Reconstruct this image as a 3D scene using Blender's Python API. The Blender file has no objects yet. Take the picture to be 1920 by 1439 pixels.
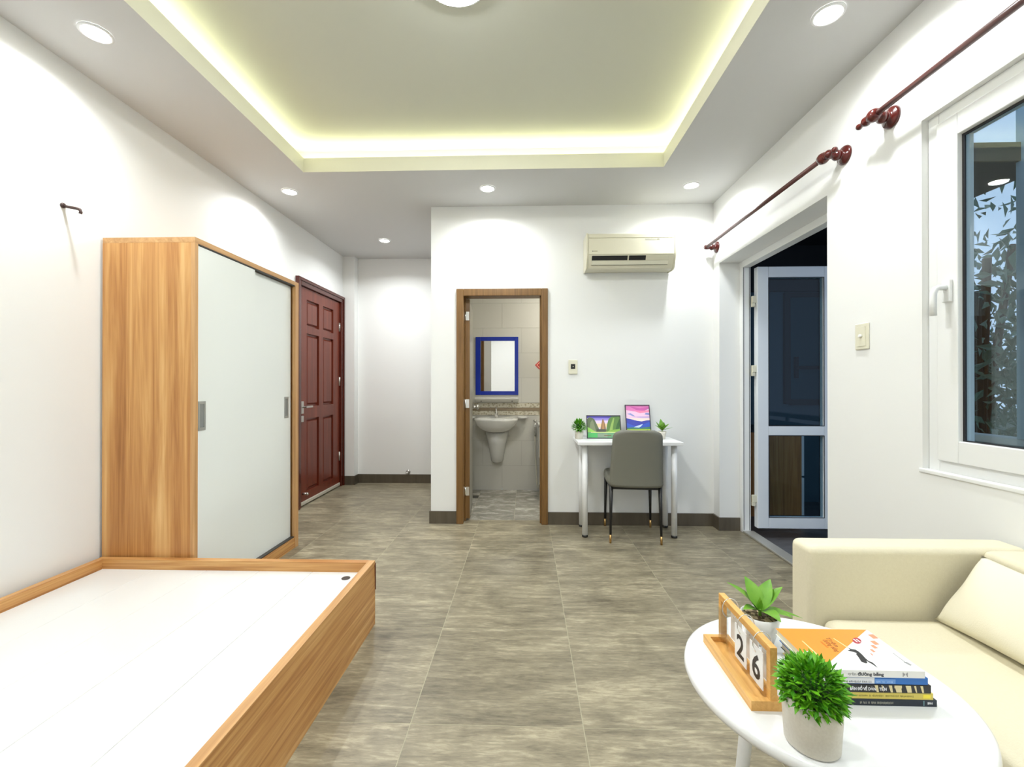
import bpy, bmesh, math, random
from mathutils import Matrix, Vector, Euler
R = math.radians
rnd = random.Random(7)
S = bpy.context.scene
COL = S.collection

# ------------------------------------------------------------------ camera
cam_d = bpy.data.cameras.new('camera')
cam_d.sensor_fit = 'HORIZONTAL'; cam_d.sensor_width = 36.0
cam_d.lens = 36.0 * 820 / 1920
cam_d.clip_start = 0.02; cam_d.clip_end = 200
cam = bpy.data.objects.new('camera', cam_d); COL.objects.link(cam)
cam.location = (0, 0, 1.18)
cam.rotation_euler = (R(90 + 0.175), 0, math.atan(25 / 820))
S.camera = cam

# ------------------------------------------------------------------ world: blue dusk sky
world = bpy.data.worlds.new('dusk'); S.world = world; world.use_nodes = True
wn = world.node_tree; wn.nodes.clear()
wo = wn.nodes.new('ShaderNodeOutputWorld'); wb = wn.nodes.new('ShaderNodeBackground')
wb.inputs[0].default_value = (0.62, 0.76, 1.0, 1); wb.inputs[1].default_value = 0.75
wn.links.new(wb.outputs[0], wo.inputs[0])

# ------------------------------------------------------------------ exposure
S.view_settings.view_transform = 'Standard'
S.view_settings.look = 'None'
S.view_settings.gamma = 1.0
S.view_settings.use_curve_mapping = False
S.view_settings.exposure = 0.57
DOWN_W = 5.6          # watts of a downlight
LED_E = 30.0           # emission of the cove strip
DOWN_COL = (0.94, 0.985, 1.0)
LED_COL = (0.98, 0.97, 0.66)

# ------------------------------------------------------------------ materials
MATS = {}
def srgb(r, g, b):
    f = lambda c: (c / 255) / 12.92 if c / 255 <= 0.04045 else ((c / 255 + 0.055) / 1.055) ** 2.4
    return (f(r), f(g), f(b), 1)
def mat(name, col, rough=0.5, metal=0.0, spec=0.5, bump=None, var=None, coat=0.0, emit=None, trans=0.0, sub=None):
    if name in MATS: return MATS[name]
    m = bpy.data.materials.new(name); m.use_nodes = True; MATS[name] = m
    nt = m.node_tree; b = nt.nodes['Principled BSDF']
    b.inputs['Base Color'].default_value = col
    b.inputs['Roughness'].default_value = rough
    b.inputs['Metallic'].default_value = metal
    b.inputs['Specular IOR Level'].default_value = spec
    b.inputs['Coat Weight'].default_value = coat
    b.inputs['Transmission Weight'].default_value = trans
    if emit:
        b.inputs['Emission Color'].default_value = emit[0]; b.inputs['Emission Strength'].default_value = emit[1]
    tc = None
    if var or bump:
        tc = nt.nodes.new('ShaderNodeTexCoord')
    if var:   # (scale, colour b)
        n = nt.nodes.new('ShaderNodeTexNoise'); n.inputs['Scale'].default_value = var[0]; n.inputs['Detail'].default_value = 5
        nt.links.new(tc.outputs['Object'], n.inputs['Vector'])
        mx = nt.nodes.new('ShaderNodeMix'); mx.data_type = 'RGBA'
        mx.inputs[6].default_value = col; mx.inputs[7].default_value = var[1]
        nt.links.new(n.outputs[0], mx.inputs[0]); nt.links.new(mx.outputs[2], b.inputs['Base Color'])
    if bump:  # (scale, strength)
        n = nt.nodes.new('ShaderNodeTexNoise'); n.inputs['Scale'].default_value = bump[0]; n.inputs['Detail'].default_value = 4
        nt.links.new(tc.outputs['Object'], n.inputs['Vector'])
        bp = nt.nodes.new('ShaderNodeBump'); bp.inputs['Strength'].default_value = bump[1]; bp.inputs['Distance'].default_value = 0.002
        nt.links.new(n.outputs[0], bp.inputs['Height']); nt.links.new(bp.outputs[0], b.inputs['Normal'])
    return m
def wood(name, stops, axis, sc=(28.0, 1.1), rough=0.38, fine=120.0, coat=0.0, warp=1.2):
    """grain running along axis, Object coordinates; stops = [(pos, colour)]"""
    if name in MATS: return MATS[name]
    m = bpy.data.materials.new(name); m.use_nodes = True; MATS[name] = m
    nt = m.node_tree; b = nt.nodes['Principled BSDF']; L = nt.links.new
    b.inputs['Roughness'].default_value = rough; b.inputs['Coat Weight'].default_value = coat
    tc = nt.nodes.new('ShaderNodeTexCoord'); mp = nt.nodes.new('ShaderNodeMapping')
    s = [sc[0]] * 3; s['xyz'.index(axis)] = sc[1]
    mp.inputs['Scale'].default_value = s
    L(tc.outputs['Object'], mp.inputs['Vector'])
    n1 = nt.nodes.new('ShaderNodeTexNoise'); n1.inputs['Scale'].default_value = 1.0; n1.inputs['Detail'].default_value = 4; n1.inputs['Roughness'].default_value = 0.62
    n1.inputs['Distortion'].default_value = warp
    L(mp.outputs[0], n1.inputs['Vector'])
    mp2 = nt.nodes.new('ShaderNodeMapping'); s2 = [fine] * 3; s2['xyz'.index(axis)] = fine * 0.025
    mp2.inputs['Scale'].default_value = s2; L(tc.outputs['Object'], mp2.inputs['Vector'])
    n2 = nt.nodes.new('ShaderNodeTexNoise'); n2.inputs['Scale'].default_value = 1.0; n2.inputs['Detail'].default_value = 3
    L(mp2.outputs[0], n2.inputs['Vector'])
    mx = nt.nodes.new('ShaderNodeMix'); mx.data_type = 'FLOAT'; mx.inputs[0].default_value = 0.22
    L(n1.outputs[0], mx.inputs[2]); L(n2.outputs[0], mx.inputs[3])
    cr = nt.nodes.new('ShaderNodeValToRGB'); e = cr.color_ramp.elements
    e[0].position, e[0].color = stops[0]; e[1].position, e[1].color = stops[-1]
    for p, c in stops[1:-1]:
        q = e.new(p); q.color = c
    L(mx.outputs[0], cr.inputs[0]); L(cr.outputs[0], b.inputs['Base Color'])
    return m
def tile_mat(name, stops, rough, sc=(1.6, 17.0), rand=True):
    """grey wood-look porcelain, streaks along X, each tile its own cut of the print"""
    if name in MATS: return MATS[name]
    m = bpy.data.materials.new(name); m.use_nodes = True; MATS[name] = m
    nt = m.node_tree; b = nt.nodes['Principled BSDF']; L = nt.links.new
    tc = nt.nodes.new('ShaderNodeTexCoord'); oi = nt.nodes.new('ShaderNodeObjectInfo')
    mul = nt.nodes.new('ShaderNodeMath'); mul.operation = 'MULTIPLY'; mul.inputs[1].default_value = 37.0
    L(oi.outputs['Random'], mul.inputs[0])
    ad = nt.nodes.new('ShaderNodeVectorMath'); ad.operation = 'ADD'
    L(tc.outputs['Object'], ad.inputs[0]); L(mul.outputs[0], ad.inputs[1])
    def noise(sx, sy, det, dist, rg=0.6):
        mp = nt.nodes.new('ShaderNodeMapping'); mp.inputs['Scale'].default_value = (sx, sy, 1)
        L(ad.outputs[0], mp.inputs['Vector'])
        n = nt.nodes.new('ShaderNodeTexNoise'); n.inputs['Scale'].default_value = 1; n.inputs['Detail'].default_value = det
        n.inputs['Distortion'].default_value = dist; n.inputs['Roughness'].default_value = rg
        L(mp.outputs[0], n.inputs['Vector']); return n
    a = noise(sc[0], sc[1], 6, 0.6, 0.68); c = noise(16, 85, 5, 0.5, 0.7); d = noise(3.2, 4.0, 3, 0.8)
    m1 = nt.nodes.new('ShaderNodeMix'); m1.data_type = 'FLOAT'; m1.inputs[0].default_value = 0.44
    L(a.outputs[0], m1.inputs[2]); L(c.outputs[0], m1.inputs[3])
    m2 = nt.nodes.new('ShaderNodeMix'); m2.data_type = 'FLOAT'; m2.inputs[0].default_value = 0.25
    L(m1.outputs[0], m2.inputs[2]); L(d.outputs[0], m2.inputs[3])
    cr = nt.nodes.new('ShaderNodeValToRGB'); e = cr.color_ramp.elements
    e[0].position, e[0].color = stops[0]; e[1].position, e[1].color = stops[-1]
    for p, col in stops[1:-1]:
        q = e.new(p); q.color = col
    L(m2.outputs[0], cr.inputs[0])
    # tone of each tile
    hs = nt.nodes.new('ShaderNodeHueSaturation'); mr = nt.nodes.new('ShaderNodeMapRange')
    mr.inputs['To Min'].default_value = 0.92; mr.inputs['To Max'].default_value = 1.08
    L(oi.outputs['Random'], mr.inputs['Value']); L(mr.outputs[0], hs.inputs['Value'])
    L(cr.outputs[0], hs.inputs['Color']); L(hs.outputs[0], b.inputs['Base Color'])
    b.inputs['Roughness'].default_value = rough
    bp = nt.nodes.new('ShaderNodeBump'); bp.inputs['Strength'].default_value = 0.12; bp.inputs['Distance'].default_value = 0.002
    L(m2.outputs[0], bp.inputs['Height']); L(bp.outputs[0], b.inputs['Normal'])
    return m
def glass_mat(name, tint, refl=1.0, ior=1.5):
    if name in MATS: return MATS[name]
    m = bpy.data.materials.new(name); m.use_nodes = True; MATS[name] = m
    nt = m.node_tree; nt.nodes.clear(); L = nt.links.new
    o = nt.nodes.new('ShaderNodeOutputMaterial'); t = nt.nodes.new('ShaderNodeBsdfTransparent'); g = nt.nodes.new('ShaderNodeBsdfGlossy')
    ge = nt.nodes.new('ShaderNodeNewGeometry'); dt = nt.nodes.new('ShaderNodeVectorMath'); dt.operation = 'DOT_PRODUCT'
    L(ge.outputs['Incoming'], dt.inputs[0]); L(ge.outputs['Normal'], dt.inputs[1])
    def math_(op, x, y=None):
        n = nt.nodes.new('ShaderNodeMath'); n.operation = op
        for i, q in enumerate((x, y)):
            if q is None: continue
            if isinstance(q, (int, float)): n.inputs[i].default_value = q
            else: L(q, n.inputs[i])
        return n.outputs[0]
    one = math_('SUBTRACT', 1.0, math_('ABSOLUTE', dt.outputs['Value']))
    fr = math_('ADD', math_('MULTIPLY', math_('POWER', one, 5.0), 0.96 * refl), 0.04 * refl)
    mx = nt.nodes.new('ShaderNodeMixShader'); t.inputs[0].default_value = tint; g.inputs['Roughness'].default_value = 0.0
    L(fr, mx.inputs[0]); L(t.outputs[0], mx.inputs[1]); L(g.outputs[0], mx.inputs[2]); L(mx.outputs[0], o.inputs[0])
    return m
def emit_mat(name, col, strength):
    if name in MATS: return MATS[name]
    m = bpy.data.materials.new(name); m.use_nodes = True; MATS[name] = m
    nt = m.node_tree; nt.nodes.clear(); o = nt.nodes.new('ShaderNodeOutputMaterial'); e = nt.nodes.new('ShaderNodeEmission')
    e.inputs[0].default_value = (*col, 1); e.inputs[1].default_value = strength; nt.links.new(e.outputs[0], o.inputs[0]); return m

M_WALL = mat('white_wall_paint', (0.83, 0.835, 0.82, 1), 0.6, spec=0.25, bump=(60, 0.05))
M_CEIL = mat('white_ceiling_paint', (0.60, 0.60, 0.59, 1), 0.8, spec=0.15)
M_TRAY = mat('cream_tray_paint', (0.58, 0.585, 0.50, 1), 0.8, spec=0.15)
M_GROUT = mat('pale_grout', srgb(172, 166, 142), 0.8)
M_TILE = tile_mat('grey_wood_look_tile', [(0.32, srgb(80, 73, 59)), (0.43, srgb(117, 109, 90)), (0.52, srgb(142, 133, 111)), (0.61, srgb(176, 166, 140)), (0.70, srgb(214, 204, 176))], 0.36, sc=(3.0, 20.0))
M_BTILE = tile_mat('grey_stone_bathroom_tile', [(0.32, srgb(104, 101, 92)), (0.5, srgb(156, 152, 140)), (0.62, srgb(226, 222, 210))], 0.22, sc=(5, 8))
M_DTILE = tile_mat('dark_grey_balcony_tile', [(0.3, srgb(62, 64, 68)), (0.7, srgb(110, 112, 116))], 0.35)
M_SKIRT = tile_mat('dark_brown_skirting_tile', [(0.3, srgb(62, 56, 46)), (0.7, srgb(108, 99, 84))], 0.3, sc=(3, 3))
OAK = [(0.28, srgb(150, 96, 46)), (0.42, srgb(184, 128, 70)), (0.54, srgb(206, 154, 92)), (0.70, srgb(226, 184, 124))]
M_WV = wood('light_oak_grain_upright', OAK, 'z', sc=(15, 0.6), warp=.7)
M_WY = wood('light_oak_grain_lengthwise', OAK, 'y', sc=(26, 0.9))
M_WX = wood('light_oak_grain_crosswise', OAK, 'x', sc=(26, 0.9))
OAKE = [(0.30, srgb(176, 130, 82)), (0.5, srgb(196, 150, 98)), (0.7, srgb(212, 168, 116))]
M_WEDGE_V = wood('oak_edge_band_upright', OAKE, 'z')
M_WEDGE_Y = wood('oak_edge_band_lengthwise', OAKE, 'y')
M_WEDGE_X = wood('oak_edge_band_crosswise', OAKE, 'x')
M_GLOSSW = mat('glossy_white_board', (0.80, 0.83, 0.80, 1), 0.16, spec=0.5)
M_BOARD = mat('white_melamine_board', (0.76, 0.765, 0.75, 1), 0.25, spec=0.4)
RED = [(0.3, srgb(84, 28, 16)), (0.5, srgb(106, 42, 24)), (0.7, srgb(124, 56, 34))]
M_RED = wood('varnished_red_brown_wood', RED, 'z', sc=(30, 1.2), rough=0.38, coat=0.08)
M_REDD = wood('varnished_red_brown_wood_frame', [(0.3, srgb(58, 16, 10)), (0.7, srgb(92, 32, 20))], 'z', sc=(30, 1.2), rough=0.25, coat=0.3)
M_BROWN = wood('brown_laminate_door', [(0.3, srgb(98, 68, 32)), (0.5, srgb(122, 88, 46)), (0.7, srgb(138, 102, 56))], 'z', sc=(40, 1.5), rough=0.4)
M_CHROME = mat('chrome', (0.75, 0.75, 0.74, 1), 0.18, 1.0)
M_STEEL = mat('brushed_steel', (0.58, 0.57, 0.54, 1), 0.35, 1.0)
M_UPVC = mat('white_upvc', (0.82, 0.83, 0.82, 1), 0.3)
M_UPVCB = mat('white_upvc_door', (0.78, 0.82, 0.86, 1), 0.3)
M_RUBBER = mat('black_rubber_gasket', (0.012, 0.012, 0.016, 1), 0.6)
M_BLACK = mat('black_powder_coat', (0.012, 0.012, 0.012, 1), 0.4)
M_GLASS = glass_mat('clear_window_glass', (0.80, 0.88, 0.90, 1), 1.6)
M_DGLASS = glass_mat('blue_tinted_door_glass', (0.70, 0.80, 0.86, 1), 0.5)
M_GREYL = mat('grey_leatherette', srgb(118, 118, 108), 0.5, bump=(220, 0.25))
M_GREYS = mat('grey_leatherette_seat', srgb(126, 126, 114), 0.5, bump=(220, 0.25))
M_BRASS = mat('brushed_brass', srgb(196, 160, 104), 0.3, 1.0)
M_WHITE = mat('matt_white_paint', (0.83, 0.84, 0.84, 1), 0.35)
M_TABLE = mat('white_lacquer_top', (0.84, 0.85, 0.85, 1), 0.22)
M_SOFA = mat('cream_linen', srgb(228, 221, 196), 0.9, spec=0.2, bump=(420, 0.35), var=(160, srgb(219, 211, 184)))
M_PILLOW = mat('cream_cotton', srgb(232, 226, 204), 0.9, spec=0.2, bump=(380, 0.3))
M_CERAM = mat('white_ceramic', (0.80, 0.80, 0.77, 1), 0.14)
M_POT = mat('white_speckled_ceramic', srgb(226, 222, 210), 0.45, var=(240, srgb(206, 200, 186)))
M_SOIL = mat('brown_pebble_soil', srgb(120, 104, 78), 0.9, var=(160, srgb(66, 54, 38)), bump=(160, 1.0))
M_ACB = mat('ivory_plastic', srgb(216, 212, 190), 0.35)
M_PLATE = mat('cream_switch_plastic', srgb(222, 219, 198), 0.35)
M_BLUE = mat('blue_plastic_frame', srgb(14, 46, 160), 0.3)
M_MIRROR = mat('mirror_silver', (0.9, 0.9, 0.9, 1), 0.02, 1.0)
M_CHERRY = mat('dark_cherry_varnish', srgb(76, 17, 12), 0.22, coat=0.3)
M_RODP = mat('worn_brown_rod', srgb(62, 16, 16), 0.35, var=(5, srgb(100, 66, 60)))
M_BAMB = wood('honey_beech', [(0.3, srgb(206, 148, 72)), (0.5, srgb(224, 172, 96)), (0.7, srgb(236, 192, 120))], 'y', sc=(60, 2.5), rough=0.45)
def leafmat(name, a, b, sc=30):
    m = mat(name, a, 0.45, spec=0.4, var=(sc, b)); return m
M_LEAF = leafmat('bright_green_leaf', srgb(128, 196, 36), srgb(66, 150, 20), 60)
M_LEAF2 = leafmat('mid_green_leaf', srgb(92, 170, 34), srgb(44, 118, 18), 60)
M_LEAF3 = leafmat('yellow_green_leaf', srgb(138, 184, 56), srgb(64, 132, 34), 25)
M_TREE = leafmat('dark_tree_leaf', srgb(96, 124, 100), srgb(56, 88, 74), 4)

# ------------------------------------------------------------------ mesh building
ROOTM = {}
class MB:
    def __init__(s): s.v = []; s.f = []; s.mi = []; s.sm = []
    def add(s, vs, fs, mi=0, smooth=False):
        o = len(s.v); s.v += [tuple(p) for p in vs]
        for f in fs: s.f.append(tuple(i + o for i in f)); s.mi.append(mi); s.sm.append(smooth)
        return s
    def box(s, x0, x1, y0, y1, z0, z1, mi=0):
        v = [(x, y, z) for z in (z0, z1) for y in (y0, y1) for x in (x0, x1)]
        return s.add(v, [(0, 2, 3, 1), (4, 5, 7, 6), (0, 1, 5, 4), (2, 6, 7, 3), (0, 4, 6, 2), (1, 3, 7, 5)], mi)
    def prism(s, pts, lo, hi, axis='z', mi=0):
        """pts: 2D outline (ccw) in the plane normal to axis; x->(y,z), y->(x,z), z->(x,y)"""
        n = len(pts)
        def P(a, b, c): return {'x': (c, a, b), 'y': (a, c, b), 'z': (a, b, c)}[axis]
        v = [P(a, b, lo) for a, b in pts] + [P(a, b, hi) for a, b in pts]
        fs = [tuple(range(n - 1, -1, -1)), tuple(range(n, 2 * n))] + [(i, (i + 1) % n, n + (i + 1) % n, n + i) for i in range(n)]
        return s.add(v, fs, mi)
    def lathe(s, prof, origin=(0, 0, 0), axis=(0, 0, 1), n=24, mi=0, sx=1.0, sy=1.0, cap=True):
        ax = Vector(axis).normalized(); q = Vector((0, 0, 1)).rotation_difference(ax); o = Vector(origin)
        v = []
        for r, h in prof:
            for i in range(n):
                a = 2 * math.pi * i / n; v.append(o + q @ Vector((r * math.cos(a) * sx, r * math.sin(a) * sy, h)))
        fs = []
        for k in range(len(prof) - 1):
            for i in range(n):
                j = (i + 1) % n; fs.append((k * n + i, k * n + j, (k + 1) * n + j, (k + 1) * n + i))
        s.add(v, fs, mi, True)
        if cap:
            b = len(s.v) - len(v)
            s.f.append(tuple(b + i for i in range(n - 1, -1, -1))); s.mi.append(mi); s.sm.append(False)
            t = b + (len(prof) - 1) * n
            s.f.append(tuple(t + i for i in range(n))); s.mi.append(mi); s.sm.append(False)
        return s
    def cyl(s, p0, p1, r0, r1=None, n=20, mi=0):
        p0 = Vector(p0); d = Vector(p1) - p0
        return s.lathe([(r0, 0), (r1 if r1 is not None else r0, d.length)], p0, d, n, mi)
    def tube(s, path, r, n=10, mi=0):
        P = [Vector(p) for p in path]; v = []; up = None
        for i, p in enumerate(P):
            d = (P[min(i + 1, len(P) - 1)] - P[max(i - 1, 0)]).normalized()
            if up is None:
                up = Vector((0, 0, 1)) if abs(d.z) < 0.9 else Vector((1, 0, 0))
            a = d.cross(up).normalized(); b = a.cross(d).normalized(); up = b
            for k in range(n):
                t = 2 * math.pi * k / n; v.append(p + a * math.cos(t) * r + b * math.sin(t) * r)
        fs = [(i * n + k, i * n + (k + 1) % n, (i + 1) * n + (k + 1) % n, (i + 1) * n + k) for i in range(len(P) - 1) for k in range(n)]
        m = len(P) - 1
        s.add(v, fs, mi, True)
        b = len(s.v) - len(v)
        s.f.append(tuple(b + k for k in range(n))); s.mi.append(mi); s.sm.append(False)
        s.f.append(tuple(b + m * n + k for k in range(n - 1, -1, -1))); s.mi.append(mi); s.sm.append(False)
        return s
    def sphere(s, c, r, n=16, mi=0, sq=(1, 1, 1)):
        prof = [(max(1e-4, r * math.sin(math.pi * k / 10)), -r * math.cos(math.pi * k / 10)) for k in range(11)]
        o = len(s.v); s.lathe(prof, (0, 0, 0), (0, 0, 1), n, mi)
        s.v[o:] = [(c[0] + x * sq[0], c[1] + y * sq[1], c[2] + z * sq[2]) for x, y, z in s.v[o:]]
        return s
    def xform(s, M):
        s.v = [tuple(M @ Vector(p)) for p in s.v]; return s
    def build(s, name, mats, parent=None, local=False, bevel=0.0, seg=2, sub=0, origin=None, recalc=True):
        me = bpy.data.meshes.new(name)
        vs = s.v
        if parent is not None and not local:
            Mi = world_of(parent).inverted(); vs = [tuple(Mi @ Vector(p)) for p in vs]
        if parent is None:
            if origin is None:
                xs, ys, zs = zip(*vs); origin = ((min(xs) + max(xs)) / 2, (min(ys) + max(ys)) / 2, min(zs))
            vs = [(p[0] - origin[0], p[1] - origin[1], p[2] - origin[2]) for p in vs]
        me.from_pydata(vs, [], s.f)
        if not isinstance(mats, (list, tuple)): mats = [mats]
        for m in mats: me.materials.append(m)
        me.polygons.foreach_set('material_index', s.mi); me.polygons.foreach_set('use_smooth', s.sm)
        if recalc:
            bm = bmesh.new(); bm.from_mesh(me); bmesh.ops.recalc_face_normals(bm, faces=bm.faces); bm.to_mesh(me); bm.free()
        me.update()
        o = bpy.data.objects.new(name, me); COL.objects.link(o)
        if parent is not None: o.parent = parent
        else: o.location = origin; ROOTM[o.name] = Matrix.Translation(origin)
        if bevel:
            b = o.modifiers.new('bevel', 'BEVEL'); b.width = bevel; b.segments = seg; b.limit_method = 'ANGLE'; b.angle_limit = R(40)
            b.harden_normals = False
            if seg > 1:
                for p in me.polygons: p.use_smooth = True
                w = o.modifiers.new('normals', 'WEIGHTED_NORMAL'); w.keep_sharp = True
        if sub:
            u = o.modifiers.new('subdivision', 'SUBSURF'); u.levels = sub; u.render_levels = sub
            for p in me.polygons: p.use_smooth = True
        return o
def world_of(o):
    while o.parent is not None: o = o.parent
    return ROOTM.get(o.name, Matrix.Identity(4))
def thing(name, label, cat, loc, rz=0.0, group=None, kind=None):
    o = bpy.data.objects.new(name, None); COL.objects.link(o)
    o.empty_display_size = 0.05
    o.location = loc; o.rotation_euler = (0, 0, rz); o['label'] = label; o['category'] = cat
    if group: o['group'] = group
    if kind: o['kind'] = kind
    ROOTM[o.name] = Matrix.Translation(loc) @ Matrix.Rotation(rz, 4, 'Z')
    return o
def tag(o, label, cat, group=None, kind=None):
    o['label'] = label; o['category'] = cat
    if group: o['group'] = group
    if kind: o['kind'] = kind
    return o
def struct(o, label, cat):
    return tag(o, label, cat, kind='structure')
def text_mb(txt, size, M, bold=0.0, depth=0.0004, align='LEFT', width=None):
    """lettering as a thin solid; M places it (text lies in local XY, faces +Z)"""
    cu = bpy.data.curves.new('lettering', 'FONT'); cu.body = txt; cu.size = size; cu.extrude = depth / 2; cu.offset = bold; cu.align_x = align
    cu.resolution_u = 3
    ob = bpy.data.objects.new('lettering', cu); COL.objects.link(ob)
    bpy.context.view_layer.update()
    dg = bpy.context.evaluated_depsgraph_get(); me = bpy.data.meshes.new_from_object(ob.evaluated_get(dg))
    vs = [Vector(v.co) for v in me.vertices]
    if width and vs:
        x0 = min(v.x for v in vs); x1 = max(v.x for v in vs); k = width / max(1e-6, x1 - x0)
        for v in vs: v.x = (v.x - x0) * k
    mb = MB().add([M @ v for v in vs], [tuple(p.vertices) for p in me.polygons])
    bpy.data.objects.remove(ob); bpy.data.curves.remove(cu); bpy.data.meshes.remove(me)
    return mb

# ------------------------------------------------------------------ room dimensions (metres)
XL, XR, YB, YR, HC = -2.16, 1.575, 3.71, -0.5, 2.70     # left, right, back, rear walls; lower ceiling
XB0, XB1, YB1 = -0.705, 0.80, 5.0                        # bathroom inside
YA = 5.22                                                # alcove back
WX = 1.82; WXT = 1.675                                   # outer face of the right wall at the doorway / at the window
TX0, TX1, TY0, TY1 = -1.585, 0.965, 0.525, 3.075         # ceiling tray opening
DY0, DY1, DH = 2.33, 3.60, 2.17                          # balcony doorway in right wall
WY0, WY1, WZ0, WZ1 = 0.50, 1.785, 0.845, 2.23            # window hole

# ------------------------------------------------------------------ shell
struct(MB().box(XL - 0.12, XL, YR - 0.12, 4.045, 0, 3.0).box(XL - 0.12, XL, 4.045, 5.10, 2.21, 3.0).box(XL - 0.12, XL, 5.10, YA + 0.12, 0, 3.0)
       .box(XL - 0.12, XL - 0.10, 4.045, 5.10, 0, 2.21).box(XL, -2.02, 5.11, YA, 0, HC)
       .build('wall_left', M_WALL), 'long white painted wall behind the wardrobe and red wooden door', 'wall')
struct(MB().box(-0.805, -0.585, YB, YB + 0.1, 0, 3.0).box(-0.585, 0.19, YB, YB + 0.1, 1.995, 3.0).box(0.19, WX, YB, YB + 0.1, 0, 3.0)
       .build('wall_back', M_WALL), 'white painted wall with the bathroom doorway and the air conditioner', 'wall')
struct(MB().box(XR, WX, DY1, YB, 0, 3.0).box(XR, WX, DY0, DY1, DH, 3.0).box(XR, WX, 2.2, DY0, 0, 3.0).box(XR, WXT, WY1, 2.2, 0, 3.0)
       .box(XR, WXT, WY0, WY1, 0, WZ0).box(XR, WXT, WY0, WY1, WZ1, 3.0).box(XR, WXT, YR - 0.12, WY0, 0, 3.0)
       .build('wall_right', M_WALL), 'white painted wall with the balcony doorway and the window', 'wall')
struct(MB().box(XL, XR, YR - 0.12, YR, 0, 3.0).build('wall_rear', M_WALL), 'white painted wall behind the viewpoint', 'wall')
struct(MB().box(XL, -0.805, YA, YA + 0.12, 0, 3.0).build('wall_alcove', M_WALL), 'white painted end wall of the entrance alcove', 'wall')
struct(MB().box(-0.805, XB0, YB + 0.1, YA, 0, 3.0).build('wall_partition', M_WALL), 'white partition between the alcove and the bathroom', 'wall')
# ceilings
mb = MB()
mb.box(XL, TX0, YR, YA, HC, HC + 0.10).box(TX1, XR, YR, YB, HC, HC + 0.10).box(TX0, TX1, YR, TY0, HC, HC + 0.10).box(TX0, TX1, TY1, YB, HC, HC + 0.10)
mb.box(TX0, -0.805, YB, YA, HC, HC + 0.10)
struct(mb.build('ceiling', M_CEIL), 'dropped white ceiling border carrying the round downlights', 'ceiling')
e = 0.0015
struct(MB().box(TX0, TX0 + e, TY0, TY1, HC, HC + .10).box(TX1 - e, TX1, TY0, TY1, HC, HC + .10).box(TX0 + e, TX1 - e, TY0, TY0 + e, HC, HC + .10).box(TX0 + e, TX1 - e, TY1 - e, TY1, HC, HC + .10)
       .build('trim_1', mat('led_bounce_trim_paint', (0.80, 0.79, 0.64, 1), .7)), 'upright edge around the ceiling tray, strip light bounce put into its cream colour', 'trim')  # lighter yellow than the tray: bounce from the LED strip put into the colour
G = 0.20
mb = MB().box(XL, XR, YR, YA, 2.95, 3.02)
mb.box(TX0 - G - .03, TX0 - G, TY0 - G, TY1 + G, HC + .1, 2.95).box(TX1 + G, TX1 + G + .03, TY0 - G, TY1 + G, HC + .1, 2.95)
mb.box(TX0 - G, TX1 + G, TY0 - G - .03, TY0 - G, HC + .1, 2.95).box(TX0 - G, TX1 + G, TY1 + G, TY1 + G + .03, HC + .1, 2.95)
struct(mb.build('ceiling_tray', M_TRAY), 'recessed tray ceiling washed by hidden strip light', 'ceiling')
# floor: grout bed and one object per tile
def tiles(parent, x0, x1, y0, y1, jx, jy, size, z, th, m, gap=0.003, skip=None):
    cache = {}
    i0 = math.floor((x0 - jx) / size); i1 = math.ceil((x1 - jx) / size)
    j0 = math.floor((y0 - jy) / size); j1 = math.ceil((y1 - jy) / size)
    for j in range(j0, j1):
        for i in range(i0, i1):
            a0 = max(x0, jx + i * size + gap / 2); a1 = min(x1, jx + (i + 1) * size - gap / 2)
            b0 = max(y0, jy + j * size + gap / 2); b1 = min(y1, jy + (j + 1) * size - gap / 2)
            if a1 - a0 < 0.01 or b1 - b0 < 0.01: continue
            if skip and skip((a0 + a1) / 2, (b0 + b1) / 2): continue
            key = (round(a1 - a0, 4), round(b1 - b0, 4)); w, d = key
            if key not in cache:
                o = MB().box(-w / 2, w / 2, -d / 2, d / 2, -th, 0).build('floor_tile', m, parent, local=True); cache[key] = o
            else:
                o = cache[key].copy(); COL.objects.link(o); o.parent = parent
            Mi = world_of(parent).inverted()
            o.location = Mi @ Vector(((a0 + a1) / 2, (b0 + b1) / 2, z))
fl = struct(MB().box(XL - .1, WX, YR - .1, YB + .05, -0.12, -0.0006).box(XL - .1, -0.805, YB + .05, YA + .1, -0.12, -0.0006).box(-0.585, 0.19, YB + .05, YB + .1, -0.12, -0.0006)
            .build('floor', M_GROUT), 'grey wood-look tiled floor of the room', 'floor')
tiles(fl, XL, XR, YR, YB, -0.40, 2.115, 0.6, 0.0, 0.009, M_TILE)
tiles(fl, XL, -0.805, YB + 0.002, YA, -0.40, 3.915, 0.6, 0.0, 0.009, M_TILE)
tiles(fl, XR, 1.80, DY0, DY1, -0.40, 2.115, 0.6, 0.0, 0.009, M_TILE)
tiles(fl, -0.522, 0.135, YB + 0.002, YB + 0.1, -0.40, 3.315, 0.6, 0.0, 0.009, M_TILE)
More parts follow.
